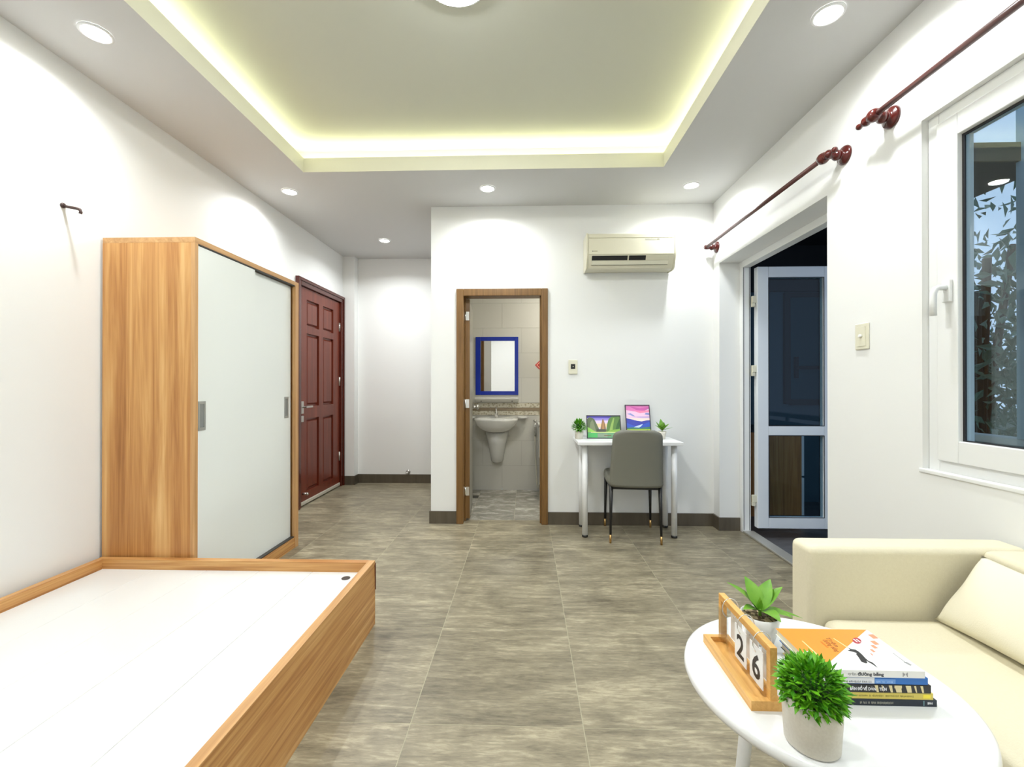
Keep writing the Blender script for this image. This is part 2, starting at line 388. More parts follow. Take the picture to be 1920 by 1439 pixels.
# skirting
struct(MB().box(-2.02, -0.805, YA - .012, YA, 0, .105).box(-2.02, -2.008, 5.098, YA - .012, 0, .105).box(XL, -2.02, 5.098, 5.11, 0, .105).build('baseboard_alcove', M_SKIRT), 'dark brown tile skirting around the alcove end', 'baseboard')
struct(MB().box(-0.817, -0.585, YB - .012, YB, 0, .105).box(-0.817, -0.805, YB, YA - .012, 0, .105).build('baseboard_back_left', M_SKIRT), 'short dark brown skirting left of the bathroom door', 'baseboard')
struct(MB().box(0.19, XR, YB - .012, YB, 0, .105).build('baseboard_back', M_SKIRT), 'dark brown tile skirting behind the white desk', 'baseboard')
struct(MB().box(XR - .012, XR, DY1 - .012, YB - .012, 0, .105).box(XR, 1.735, DY1 - .012, DY1, 0, .105).build('baseboard_right', M_SKIRT), 'dark skirting turning into the balcony doorway', 'baseboard')
struct(MB().box(XR - .012, XR, YR, DY0, 0, .105).box(XR, 1.735, DY0, DY0 + .012, 0, .105).build('baseboard_sofa_side', M_SKIRT), 'dark skirting along the wall behind the sofa', 'baseboard')
struct(MB().box(XL, XL + .012, YR, 4.045, 0, .105).build('baseboard_left', M_SKIRT), 'dark skirting along the wall behind bed and wardrobe', 'baseboard')

# ------------------------------------------------------------------ bathroom shell
bf = struct(MB().box(XB0, XB1, YB + .1, YB1, -0.14, -0.022).build('floor_bathroom', M_GROUT), 'grey stone tiled bathroom floor', 'floor')
tiles(bf, XB0, XB1, YB + .1, YB1, -0.10, 4.06, 0.4, -0.02, 0.008, M_BTILE)
M_WT = mat('pale_grey_wall_tile', (0.62, 0.61, 0.56, 1), 0.22, var=(3, (0.56, 0.55, 0.50, 1)))
M_WG = mat('wall_tile_grout', (0.42, 0.41, 0.37, 1), 0.8)
bw = struct(MB().box(-0.805, XB1 + .12, YB1, YB1 + .1, 0, 2.6).build('wall_bathroom_back', M_WG), 'pale tiled bathroom wall with mirror and basin', 'wall')
M_BAND = mat('floral_border_tile', srgb(206, 200, 180), 0.3)
def band_mat():
    m = bpy.data.materials.new('floral_border_print'); m.use_nodes = True; nt = m.node_tree; b = nt.nodes['Principled BSDF']; L = nt.links.new
    tc = nt.nodes.new('ShaderNodeTexCoord'); v = nt.nodes.new('ShaderNodeTexVoronoi'); v.inputs['Scale'].default_value = 42
    L(tc.outputs['Object'], v.inputs['Vector']); cr = nt.nodes.new('ShaderNodeValToRGB'); e = cr.color_ramp.elements
    e[0].position = 0.35; e[0].color = srgb(172, 163, 138); e[1].position = 0.5; e[1].color = srgb(208, 203, 186)
    L(v.outputs['Distance'], cr.inputs[0]); L(cr.outputs[0], b.inputs['Base Color']); b.inputs['Roughness'].default_value = 0.3; return m
M_BANDP = band_mat()
M_BROWNB = mat('brown_border_strip', srgb(146, 130, 106), 0.3)
TH = 0.006
cache = {}
rows = [(-0.02, 0.26), (0.26, 0.545), (0.545, 0.83), (0.975, 1.26), (1.26, 1.545), (1.545, 1.83), (1.83, 2.115), (2.115, 2.40)]
for k, (z0, z1) in enumerate(rows):
    x = XB0 - (0.22 if k % 2 else 0.0)
    while x < XB1:
        a0, a1 = max(XB0, x + .001), min(XB1, x + 0.44 - .001)
        if a1 - a0 > .02: MB().box(a0, a1, YB1 - TH, YB1, z0 + .001, z1 - .001).build('wall_tile', M_WT, bw)
        x += 0.44
for z0, z1, mm in ((0.833, 0.881, M_BANDP), (0.884, 0.918, M_BROWNB), (0.921, 0.972, M_BANDP)):
    for i in range(5):
        a0 = XB0 + i * 0.301; MB().box(a0 + .001, min(XB1, a0 + .30), YB1 - TH - .001, YB1, z0, z1).build('border_tile', mm, bw)
bs = struct(MB().box(XB0, XB0 + .008, YB + .1, YB1, -0.02, 2.4).build('wall_bathroom_left', M_WT), 'pale tiled bathroom wall behind the open door', 'wall')
struct(MB().box(XB1, XB1 + .1, YB + .1, YB1, -0.1, 2.6).build('wall_bathroom_right', M_WT), 'pale tiled bathroom wall beyond the toilet', 'wall')
struct(MB().box(XB0, XB1, YB + .1, YB1, 2.4, 2.46).build('ceiling_bathroom', M_CEIL), 'low white bathroom ceiling', 'ceiling')
def point(name, loc, w, col, r, parent=None):
    d = bpy.data.lights.new(name, 'POINT'); d.energy = w; d.color = col; d.shadow_soft_size = r
    o = bpy.data.objects.new(name, d); COL.objects.link(o); o.location = loc
    if parent: o.parent = parent
    return o
bl = thing('bathroom_lamp', 'round lamp on the bathroom ceiling', 'lamp', (0.45, 4.30, 2.4))
MB().lathe([(.11, -.04), (.11, 0)], (0.45, 4.30, 2.4)).build('lamp_base', M_WHITE, bl)
MB().lathe([(.03, -.075), (.085, -.06), (.105, -.04)], (0.45, 4.30, 2.4)).build('diffuser', emit_mat('bathroom_lamp_glow', (1, .955, .84), 76), bl)

# ------------------------------------------------------------------ door_1: red wooden entrance door in the left wall
d1 = thing('door_1', 'red-brown six-panel wooden entrance door beside the wardrobe', 'door', (XL, 4.57, 0), kind='structure')
fr = MB().box(XL - .09, XL + .022, 4.045, 4.115, 0, 2.21).box(XL - .09, XL + .022, 5.03, 5.10, 0, 2.21).box(XL - .09, XL + .022, 4.115, 5.03, 2.14, 2.21)
fr.box(XL + .022, XL + .034, 4.045, 4.075, 0, 2.21).box(XL + .022, XL + .034, 5.07, 5.10, 0, 2.21).box(XL + .022, XL + .034, 4.075, 5.07, 2.18, 2.21)
fr.build('door_frame', M_REDD, d1, bevel=.004)
PX = XL - 0.004      # leaf face
cols_y = [(4.265, 4.525), (4.615, 4.865)]; rows_z = [(1.76, 2.025), (0.965, 1.69), (0.125, 0.845)]
L = MB()
ys = [4.12, 4.265, 4.525, 4.615, 4.865, 5.025]; zs = [0.012, 0.125, 0.845, 0.965, 1.69, 1.76, 2.025, 2.135]
L.box(PX - .045, PX, ys[0], ys[1], zs[0], zs[-1]).box(PX - .045, PX, ys[4], ys[5], zs[0], zs[-1])
for z0, z1 in ((zs[0], zs[1]), (zs[2], zs[3]), (zs[4], zs[5]), (zs[6], zs[7])): L.box(PX - .045, PX, ys[1], ys[4], z0, z1)
for z0, z1 in ((zs[1], zs[2]), (zs[3], zs[4]), (zs[5], zs[6])): L.box(PX - .045, PX, ys[2], ys[3], z0, z1)
leaf = L.build('door_leaf', M_RED, d1)
for y0, y1 in cols_y:
    for z0, z1 in rows_z:
        p = MB().box(PX - .04, PX - .022, y0, y1, z0, z1)
        a, b, c, d = y0 + .018, y1 - .018, z0 + .018, z1 - .018; i = .016
        p.add([(PX - .022, a, c), (PX - .022, b, c), (PX - .022, b, d), (PX - .022, a, d), (PX - .006, a + i, c + i), (PX - .006, b - i, c + i), (PX - .006, b - i, d - i), (PX - .006, a + i, d - i)],
              [(4, 5, 6, 7), (0, 1, 5, 4), (1, 2, 6, 5), (2, 3, 7, 6), (3, 0, 4, 7)])
        p.build('panel', M_RED, leaf)
MB().box(PX, PX + .014, 4.14, 5.02, .012, .045).build('door_sweep', mat('pale_grey_sweep', srgb(196, 190, 176), .4), leaf, bevel=.004)
h = MB().box(PX, PX + .012, 4.145, 4.19, .90, 1.02).box(PX, PX + .012, 4.145, 4.19, .82, .88).build('lock_plate', M_STEEL, leaf, bevel=.003)
MB().cyl((PX + .012, 4.168, .965), (PX + .05, 4.168, .965), .009).box(PX + .04, PX + .055, 4.16, 4.29, .956, .974).build('lever_handle', M_STEEL, leaf, bevel=.003)
MB().cyl((PX, 4.19, .12), (PX + .04, 4.19, .12), .011).sphere((PX + .045, 4.19, .12), .014).build('door_bolt', M_STEEL, leaf)
for z in (.30, 1.17, 1.80):
    MB().box(PX, PX + .003, 5.012, 5.03, z, z + .10).cyl((PX + .005, 5.027, z), (PX + .005, 5.027, z + .10), .0055).build('hinge', M_STEEL, d1)

# ------------------------------------------------------------------ door_2: bathroom door
d2 = thing('door_2', 'brown framed bathroom door standing open inwards', 'door', (-0.19, YB + .05, 0), kind='structure')
fb = MB().box(-0.585, -0.525, YB - .02, YB + .12, 0, 1.995).box(0.135, 0.19, YB - .02, YB + .12, 0, 1.995).box(-0.525, 0.135, YB - .02, YB + .12, 1.935, 1.995)
fb.box(-0.525, -0.513, YB + .07, YB + .12, 0, 1.935).box(0.123, 0.135, YB + .02, YB + .07, 0, 1.935)
fb.build('door_frame', M_BROWN, d2, bevel=.004)
Mr = Matrix.Translation((-0.517, YB + .072, 0)) @ Matrix.Rotation(R(4.6), 4, 'Z')
lf = MB().box(0, .034, 0.0, .60, .02, 1.925).xform(Mr).build('door_leaf', M_BROWN, d2, bevel=.002)
MB().box(.034, .036, 0.02, .585, .03, 1.915).xform(Mr).build('inner_facing', mat('grey_laminate', srgb(150, 146, 134), .4), lf)
for z in (.22, .98, 1.74):
    MB().box(-.006, .03, -.004, 0.0, z, z + .075).cyl((-.003, -.005, z), (-.003, -.005, z + .075), .005).xform(Mr).build('hinge', M_CHROME, d2)
MB().cyl((.036, .53, .96), (.07, .53, .96), .012).sphere((.085, .53, .96), .027, sq=(.7, 1, 1)).xform(Matrix.Identity(4)).xform(Mr).build('door_knob', M_CHROME, lf)

# ------------------------------------------------------------------ door_3: white uPVC balcony door, leaf open outwards
d3 = thing('door_3', 'white framed glazed balcony door standing open', 'door', (1.78, 2.97, 0), kind='structure')
FX0, FX1 = 1.735, 1.80
MB().box(FX0, FX1, DY1 - .05, DY1, 0, DH).box(FX0, FX1, DY0, DY0 + .05, 0, DH).box(FX0, FX1, DY0 + .05, DY1 - .05, DH - .05, DH).build('door_frame', M_UPVC, d3, bevel=.003)
MB().box(FX0 + .008, FX0 + .012, DY1 - .0515, DY1 - .05, .02, DH - .05).box(FX1 - .012, FX1 - .008, DY1 - .0515, DY1 - .05, .02, DH - .05).build('gasket', M_RUBBER, d3)
MB().box(FX0, FX1 + .02, DY0 + .05, DY1 - .05, 0.0, .016).build('threshold', mat('dull_aluminium_sill', (0.5, 0.49, 0.45, 1), .4, .6), d3, bevel=.004)
def upvc_leaf(yf, sgn, handle):
    """leaf lying along X at y = yf, 60 mm thick towards sgn"""
    a, b = 1.828, 2.428; y0, y1 = sorted((yf, yf + sgn * .055)); zb, zt = .05, 2.112; w = .085
    lf = MB().box(a, a + w, y0, y1, zb, zt).box(b - w, b, y0, y1, zb, zt).box(a + w, b - w, y0, y1, zb, zb + w).box(a + w, b - w, y0, y1, zt - w, zt).box(a + w, b - w, y0, y1, .782, .855)
    o = lf.build('door_leaf', M_UPVCB, d3, bevel=.004)
    ym = (y0 + y1) / 2
    MB().box(a + w, b - w, ym - .006, ym + .006, .855, zt - w).build('upper_pane', M_DGLASS, o)
    MB().box(a + w, b - w, ym - .006, ym + .006, zb + w, .782).build('lower_pane', M_DGLASS, o)
    g = MB(); t = .005
    for z0, z1 in ((.855, zt - w), (zb + w, .782)):
        for yy in (y0 - .0008, y1 - .0012):
            g.box(a + w, a + w + t, yy, yy + .002, z0, z1).box(b - w - t, b - w, yy, yy + .002, z0, z1).box(a + w + t, b - w - t, yy, yy + .002, z0, z0 + t).box(a + w + t, b - w - t, yy, yy + .002, z1 - t, z1)
    g.build('glazing_gasket', M_RUBBER, o)
    return o
upvc_leaf(3.50, 1, False)
for z in (.25, 1.28, 1.83):
    MB().box(1.80, 1.828, 3.515, 3.545, z, z + .055).box(1.797, 1.822, 3.52, 3.54, z - .03, z).build('hinge', M_PLATE, d3, bevel=.002)

# ------------------------------------------------------------------ window_1
w1 = thing('window_1', 'white framed casement window above the sofa', 'window', (1.62, 1.14, WZ0), kind='structure')
t = .045
MB().box(1.60, 1.67, WY1 - t, WY1, WZ0, WZ1).box(1.60, 1.67, WY0, WY0 + t, WZ0, WZ1).box(1.60, 1.67, WY0 + t, WY1 - t, WZ0, WZ0 + t).box(1.60, 1.67, WY0 + t, WY1 - t, WZ1 - t, WZ1).build('window_frame', M_UPVC, w1, bevel=.003)
MB().box(XR - .006, 1.60, WY0, WY1 + .012, WZ0 - .012, WZ0 + .004).build('window_sill', M_UPVC, w1, bevel=.003)
def sash(y0, y1):
    z0, z1 = WZ0 + t, WZ1 - t; w = .082
    o = MB().box(1.588, 1.65, y1 - w, y1, z0, z1).box(1.588, 1.65, y0, y0 + w, z0, z1).box(1.588, 1.65, y0 + w, y1 - w, z0, z0 + w).box(1.588, 1.65, y0 + w, y1 - w, z1 - w, z1).build('sash', M_UPVC, w1, bevel=.004)
    MB().box(1.612, 1.624, y0 + w, y1 - w, z0 + w, z1 - w).build('pane', M_GLASS, o)
    g = MB(); q = .009
    a, b, c, d = y0 + w, y1 - w, z0 + w, z1 - w
    g.box(1.606, 1.612, a, a + q, c, d).box(1.606, 1.612, b - q, b, c, d).box(1.606, 1.612, a + q, b - q, c, c + q * .5).box(1.606, 1.612, a + q, b - q, d - q, d)
    g.build('glazing_gasket', M_RUBBER, o)
    return o
s1 = sash(1.145, WY1 - t - .002); sash(WY0 + t + .002, 1.141)
hd = MB().box(1.576, 1.588, 1.672, 1.706, 1.49, 1.575)
hd.build('handle_plate', M_UPVC, s1, bevel=.004)
MB().tube([(1.578, 1.689, 1.545), (1.55, 1.689, 1.545), (1.54, 1.69, 1.54), (1.535, 1.692, 1.525), (1.535, 1.694, 1.49), (1.537, 1.695, 1.44)], .0105, 12).build('window_handle', M_UPVC, s1)

# ------------------------------------------------------------------ balcony outside
M_DARKR = mat('dark_soffit_and_shade', (0.018, 0.02, 0.025, 1), .8)  # soffit colour; on the header and outer side it stands for unlit dark
M_BW = mat('grey_render_with_sky_blue', (0.07, 0.13, 0.17, 1), .8)  # end wall's blue imitates the dusk sky reflected in the door glass
fo = struct(MB().box(WX, 3.35, 2.2, 4.65, -.14, -.042).box(WXT, 3.35, YR, 2.2, -.14, -.042).build('floor_balcony', M_GROUT), 'dark grey tiled balcony floor', 'floor')
tiles(fo, WX, 3.30, 1.4, 4.65, 1.82, 2.115, 0.4, -0.04, 0.008, M_DTILE)
struct(MB().box(WX, 3.35, 4.65, 4.77, -.1, 3.0).build('wall_balcony_end', M_BW), 'end wall of the balcony with reflected sky blue put into its colour', 'wall')
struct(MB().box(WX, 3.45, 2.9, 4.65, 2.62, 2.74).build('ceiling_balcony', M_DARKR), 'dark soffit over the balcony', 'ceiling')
struct(MB().box(3.30, 3.42, 3.45, 4.65, .83, 2.62).build('wall_balcony_light_block', M_DARKR), 'added dark panel closing the balcony outer side to keep light out beyond the door', 'wall')  # added enclosure, blocks sky light so the space behind the door goes dark
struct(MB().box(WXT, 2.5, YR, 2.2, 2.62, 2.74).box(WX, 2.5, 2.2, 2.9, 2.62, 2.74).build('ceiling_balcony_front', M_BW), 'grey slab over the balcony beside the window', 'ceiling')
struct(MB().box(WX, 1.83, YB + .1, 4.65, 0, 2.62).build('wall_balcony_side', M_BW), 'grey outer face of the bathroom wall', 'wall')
pp = thing('balcony_parapet', 'low pale balcony parapet with white top rail outside the window', 'parapet', (3.25, 2.4, 0))
MB().box(3.20, 3.30, YR, 4.65, -.04, .72).build('parapet_wall', mat('pale_blue_render', srgb(150, 176, 186), .8), pp)
MB().box(3.185, 3.315, YR, 4.65, .78, .83).build('top_rail', mat('white_rail_paint', srgb(196, 208, 212), .5), pp, bevel=.008)
for i in range(7): MB().box(3.235, 3.265, .2 + i * .65, .23 + i * .65, .72, .78).build('rail_post', M_UPVC, pp)
tag(MB().box(3.18, 3.42, 2.61, 2.93, .83, 3.4).build('balcony_column', mat('pale_blue_column', srgb(176, 200, 212), .7)), 'pale blue square column standing outside the window', 'column')
# kitchen cabinet on the balcony
kc = thing('balcony_cabinet', 'brown wooden cabinet with white edge behind the balcony door', 'cabinet', (2.2, 4.38, -.04))
M_CABW = wood('brown_cabinet_wood', [(0.3, srgb(150, 92, 42)), (0.5, srgb(190, 126, 64)), (0.7, srgb(212, 152, 86))], 'z', sc=(24, .9))
MB().box(1.84, 2.55, 4.12, 4.14, -.04, .74).build('side_panel', M_CABW, kc)
MB().box(1.84, 2.545, 4.14, 4.64, -.04, .72).build('body', M_CABW, kc)
MB().box(2.55, 2.572, 4.12, 4.62, .34, .73).box(2.55, 2.572, 4.12, 4.62, -.03, .32).build('door', M_UPVC, kc)
MB().box(1.84, 2.56, 4.11, 4.64, .74, .765).build('worktop', M_BLACK, kc)
struct(MB().box(1.83, 3.30, 4.60, 4.65, 2.15, 2.62).build('trim_dark_filler', M_DARKR), 'added dark board standing for the blackness at the top of the balcony end wall', 'trim')  # added board, its dark colour fills in the blackness above the door leaf
# dark-framed casement on the end wall
wd = thing('window_2', 'dark framed casement seen through the balcony door glass', 'window', (2.97, 4.63, .98), kind='structure')
MB().box(2.69, 2.745, 4.61, 4.65, .98, 2.14).box(3.20, 3.25, 4.62, 4.65, .98, 2.14).box(2.745, 3.20, 4.61, 4.65, .97, 1.03).box(2.745, 3.20, 4.62, 4.65, 2.09, 2.14).build('window_frame', M_RUBBER, wd)
MB().box(2.745, 3.20, 4.635, 4.645, 1.025, 2.09).build('pane', mat('dark_teal_glass', (0.04, 0.10, 0.13, 1), .1), wd)
MB().box(2.79, 2.82, 4.60, 4.635, 1.25, 1.47).box(2.80, 3.06, 4.585, 4.612, 1.34, 1.375).build('handle', M_RUBBER, wd)
# trees
struct(MB().box(3.6, 60, -20, 60, -2.4, -2.2).build('ground', mat('dark_grass', srgb(70, 92, 72), .9, var=(.6, srgb(44, 62, 50)))), 'dark garden ground far below the balcony', 'ground')
def tree(name, label, base, h, r, n, seed):
    q = random.Random(seed); t = thing(name, label, 'tree', base, group='trees beyond the balcony')
    x, y, z = base
    tk = MB().tube([(x, y, z), (x + .1, y, z + h * .35), (x, y + .1, z + h * .62)], .055, 8)
    for k in range(6):
        a = q.uniform(0, 6.28); tk.tube([(x, y + .05, z + h * .5), (x + r * .5 * math.cos(a), y + r * .5 * math.sin(a), z + h * (.62 + .06 * k))], .035, 6)
    tk.build('trunk', mat('dark_bark', srgb(52, 44, 36), .9), t)
    fo = MB()
    for _ in range(n):
        d = Vector((q.gauss(0, 1), q.gauss(0, 1), q.gauss(0, 1))).normalized() * (q.random() ** .45)
        c = Vector((x + d.x * r, y + d.y * r, z + h * .66 + d.z * h * .36))
        Mx = Matrix.Translation(c) @ Euler((q.uniform(0, 6.28), q.uniform(0, 6.28), q.uniform(0, 6.28))).to_matrix().to_4x4()
        l = q.uniform(.09, .19); w = l * .20
        fo.add([Mx @ Vector(p) for p in ((0, 0, 0), (l * .45, w, .01), (l, 0, -.02), (l * .45, -w, .01))], [(0, 1, 2, 3)])
    f = fo.build('foliage', M_TREE, t, recalc=False); f['kind'] = 'stuff'
tree('leafy_tree', 'nearest dark leafy tree seen through the window', (5.0, 4.9, -2.2), 5.4, 1.15, 2000, 3)
tree('leafy_tree', 'dark leafy tree further back behind the nearest tree', (7.2, 7.9, -2.2), 5.0, 1.5, 3000, 4)
tree('leafy_tree', 'dark leafy tree beside the pale balcony column', (8.0, 4.4, -2.2), 4.7, 1.4, 2600, 5)
tree('leafy_tree', 'farthest dark leafy tree beyond the balcony end', (7.4, 12.0, -2.2), 4.6, 1.9, 3600, 6)

# ------------------------------------------------------------------ downlights
dl_seats = [(-1.85, 3.375, 'downlight in the ceiling above the far end of the wardrobe'), (-0.292, 3.366, 'downlight in the ceiling above the bathroom door'),
            (1.262, 3.36, 'downlight in the ceiling above the air conditioner'), (-1.48, 4.55, 'downlight in the lower ceiling of the entrance alcove', 1.6),
            (-1.85, 1.825, 'large bright downlight in the ceiling above the bed'), (1.24, 1.825, 'large bright downlight in the ceiling above the curtain rods'),
            (-1.85, 0.28, 'downlight behind the viewpoint over the bed'), (1.24, 0.28, 'downlight behind the viewpoint over the sofa'), (-0.292, 0.28, 'downlight behind the viewpoint over the floor')]
def downlight(x, y, label, k=1.0):
    t = thing('downlight', 'round white ' + label, 'downlight', (x, y, HC), group='recessed ceiling downlights')
    MB().lathe([(.060, -.001), (.060, -.006), (.052, -.009), (.046, -.004), (.046, -.001)], (x, y, HC), n=28, cap=False).build('trim_ring', M_WHITE, t)
    MB().lathe([(.046, -.0035), (.046, -.001)], (x, y, HC), n=28).build('lens', emit_mat('downlight_glow', (1, .98, .95), 40), t)
    d = bpy.data.lights.new('downlight_beam', 'AREA'); d.shape = 'DISK'; d.size = .085; d.spread = R(150); d.energy = DOWN_W * k; d.color = DOWN_COL
    o = bpy.data.objects.new('downlight_beam', d); COL.objects.link(o); o.parent = t; o.location = (0, 0, -.012)
for a in dl_seats: downlight(*a)
# cove strip
M_LED = emit_mat('warm_strip_glow', LED_COL, LED_E)
o = .115; zz = HC + .150
for lb, b in (('along the wardrobe side', (TX0 - o - .012, TX0 - o, TY0 - o, TY1 + o)), ('along the window side', (TX1 + o, TX1 + o + .012, TY0 - o, TY1 + o)),
              ('along the bathroom side', (TX0 - o, TX1 + o, TY1 + o, TY1 + o + .012)), ('along the side behind the viewpoint', (TX0 - o, TX1 + o, TY0 - o - .012, TY0 - o))):
    cs = thing('led_strip', 'warm light strip hidden on the ceiling tray ledge ' + lb, 'light strip', ((b[0] + b[1]) / 2, (b[2] + b[3]) / 2, HC + .1), group='light strips around the ceiling tray')
    MB().box(*b, zz - .003, zz).build('strip_run', M_LED, cs)
    MB().box(*b, HC + .1, zz - .003).build('batten', M_WHITE, cs)
# round lamp in the middle of the tray
cl = thing('ceiling_lamp', 'round white lamp in the middle of the ceiling tray', 'lamp', (-.30, 1.84, 2.95))
MB().lathe([(.142, -.045), (.155, -.036), (.155, 0)], (-.30, 1.84, 2.95), n=40).build('lamp_body', M_WHITE, cl)
MB().lathe([(.02, -.070), (.08, -.065), (.12, -.056), (.140, -.045)], (-.30, 1.84, 2.95), n=40).build('diffuser', emit_mat('ceiling_lamp_glow', (.97, .99, 1.0), 102), cl)

# ------------------------------------------------------------------ wardrobe
WA0, WA1, WF, WT = 2.155, 3.165, -1.666, 1.928
wr = thing('wardrobe', 'light oak wardrobe with two white sliding doors against the left wall', 'wardrobe', (-1.91, 2.66, 0))
BX = XL + .014
MB().box(BX, WF - .022, WA0, WA0 + .02, .0, WT - .028).build('side_panel', M_WV, wr)
MB().box(BX, WF - .022, WA1 - .02, WA1, .0, WT - .028).build('side_panel', M_WV, wr)
MB().box(BX, WF, WA0, WA1, WT - .028, WT).build('top_panel', M_WEDGE_Y, wr, bevel=.001)
MB().box(WF - .022, WF, WA0, WA0 + .022, .0, WT - .028).build('front_stile', M_WEDGE_V, wr)
MB().box(WF - .022, WF, WA1 - .045, WA1, .0, WT - .028).build('front_stile', M_WEDGE_V, wr)
MB().box(BX, WF - .004, WA0 + .022, WA1 - .045, 0, .075).build('plinth', M_WY, wr)
MB().box(BX, BX + .008, WA0 + .02, WA1 - .02, .075, WT - .028).build('back_panel', M_WV, wr)
MB().box(WF - .03, WF - .002, WA0 + .022, WA1 - .045, WT - .034, WT - .028).build('top_track', mat('dark_track', (0.05, .045, .04, 1), .5), wr)
MB().box(WF - .06, WF - .008, WA0 + .022, WA1 - .045, .075, .082).build('bottom_track', mat('dark_track', (0.05, .045, .04, 1), .5), wr)
ym = 2.655
da = MB().box(WF - .026, WF - .006, WA0 + .024, ym, .082, WT - .036).build('sliding_door', M_GLOSSW, wr, bevel=.001)
db = MB().box(WF - .054, WF - .034, ym - .03, WA1 - .047, .082, WT - .036).build('sliding_door', M_GLOSSW, wr, bevel=.001)
M_ALU = mat('satin_aluminium_pull', (0.45, .46, .44, 1), .4, .7)
M_ALUD = mat('recess_grey', (0.22, .23, .22, 1), .5)
def pull(fx, y, par):
    z = 1.02
    MB().box(fx, fx + .003, y - .026, y - .015, z - .075, z + .075).box(fx, fx + .003, y + .015, y + .026, z - .075, z + .075).box(fx, fx + .003, y - .015, y + .015, z - .075, z - .06).box(fx, fx + .003, y - .015, y + .015, z + .06, z + .075).build('recessed_pull', M_ALU, par)
    MB().box(fx, fx + .0008, y - .015, y + .015, z - .06, z + .06).build('pull_recess', M_ALUD, par)
pull(WF - .006, WA0 + .055, da); pull(WF - .034, WA1 - .105, db)

# ------------------------------------------------------------------ bed
BY0, BY1, BX0, BX1, BZ = 0.15, 2.145, -2.135, -0.742, 0.312
bd = thing('bed_frame', 'low light oak platform bed with bare white slat boards', 'bed', (-1.44, 1.15, 0))
tr = .032
MB().box(BX1 - tr, BX1, BY0, BY1 - .002, 0.0, BZ - .003).build('side_rail', M_WY, bd)
MB().box(BX1 - tr, BX1, BY0, BY1 - .002, BZ - .003, BZ).build('rail_edge_band', M_WEDGE_Y, bd)
MB().prism([(BY1 - .012, BZ - .02), (BY1 - .006, .17), (BY1 - .002, .17), (BY1 - .002, BZ - .012)], BX1, BX1 + .004, 'x').build('peeling_veneer', mat('dark_torn_edge', srgb(104, 58, 36), .6), bd)
MB().box(BX0, BX0 + tr, BY0, BY1 - tr, 0.0, BZ).build('side_rail', M_WY, bd)
MB().box(BX0, BX1 - tr, BY1 - tr, BY1, 0.0, BZ).build('foot_board', M_WX, bd)
MB().box(BX0 + tr, BX1 - tr, BY0, BY0 + tr, 0.0, BZ).build('head_board', M_WX, bd)
bz = BZ - .047
nb = 5; wtot = BX1 - tr - .002 - (BX0 + tr + .002); wb_ = wtot / nb
for i in range(nb):
    a = BX0 + tr + .002 + i * wb_
    MB().box(a + .0009, a + wb_ - .0009, BY0 + tr + .001, BY1 - tr - .001, bz - .018, bz).build('platform_board', M_BOARD, bd, bevel=.0012, seg=1)
MB().box(BX0 + tr, BX1 - tr, BY0 + tr, BY1 - tr, .14, bz - .019).build('under_frame', M_WY, bd)
MB().lathe([(.020, 0), (.020, .0018), (.014, .0018), (.010, .0006)], (-.848, 2.045, bz), n=20).build('finger_hole', mat('dark_hole', (0.05, .04, .035, 1), .6), bd)

# ------------------------------------------------------------------ desk and chair
dk = thing('desk', 'small white desk on four round legs against the back wall', 'desk', (.80, 3.53, 0))
MB().box(.402, 1.198, 3.345, 3.70, .718, .744).build('desk_top', M_WHITE, dk, bevel=.003)
for x, y in ((.462, 3.415), (1.148, 3.415), (.468, 3.665), (1.158, 3.665)):
    l = MB().cyl((x, y, .018), (x, y, .718), .022).build('leg', M_WHITE, dk)
    MB().lathe([(.021, 0), (.023, .004), (.023, .018)], (x, y, 0)).build('foot_cap', M_BLACK, l)
ch = thing('dining_chair', 'grey upholstered chair with black legs and brass tips at the desk', 'chair', (.834, 3.47, 0), R(-4.5))
# backrest: swept outline
def chair_back():
    mb = MB(); zb, zt = .425, .852; n = 10; yb = -.205
    rows = []
    N = 22
    for k in range(N + 1):
        t = k / N; z = zb + (zt - zb) * t
        hw = .196 - .022 * t
        zr = .055   # rounded top corners
        if z > zt - zr: hw -= zr - math.sqrt(max(0, zr * zr - (z - (zt - zr)) ** 2))
        if z < zb + .015: hw -= .012 * (1 - (z - zb) / .015)
        y = yb - .085 * t ** 1.3; th = .042 - .012 * t
        rows.append((z, hw, y, th))
    vs = []; M = 16
    for z, hw, y, th in rows:
        for i in range(M + 1):
            s_ = -1 + 2 * i / M; bul = .018 * (1 - s_ * s_)
            vs.append((s_ * hw, y - bul - th / 2 * (1 - abs(s_) ** 8 * .8), z))
        for i in range(M, -1, -1):
            s_ = -1 + 2 * i / M; bul = .018 * (1 - s_ * s_)
            vs.append((s_ * hw, y - bul + th / 2 * (1 - abs(s_) ** 8 * .8), z))
    w = 2 * (M + 1); fs = []
    for k in range(N):
        for i in range(w): fs.append((k * w + i, k * w + (i + 1) % w, (k + 1) * w + (i + 1) % w, (k + 1) * w + i))
    fs.append(tuple(range(w))); fs.append(tuple(N * w + i for i in range(w)))
    return mb.add(vs, fs, 0, True)
chair_back().build('backrest', M_GREYL, ch, local=True)
sv = MB(); pts = []
for i in range(40):
    a = 2 * math.pi * i / 40; c, s_ = math.cos(a), math.sin(a); p = 5
    r = (abs(c) ** p + abs(s_) ** p) ** (-1 / p); pts.append((c * r * .203, s_ * r * .215 + .015))
lv = []
for z, k in ((.425, .96), (.432, .99), (.45, 1.0), (.472, .995), (.484, .97), (.489, .90), (.490, .5)):
    lv += [(x * k, (y - .015) * k + .015, z) for x, y in pts]
fs = [(k * 40 + i, k * 40 + (i + 1) % 40, (k + 1) * 40 + (i + 1) % 40, (k + 1) * 40 + i) for k in range(6) for i in range(40)] + [tuple(range(39, -1, -1)), tuple(range(240, 280))]
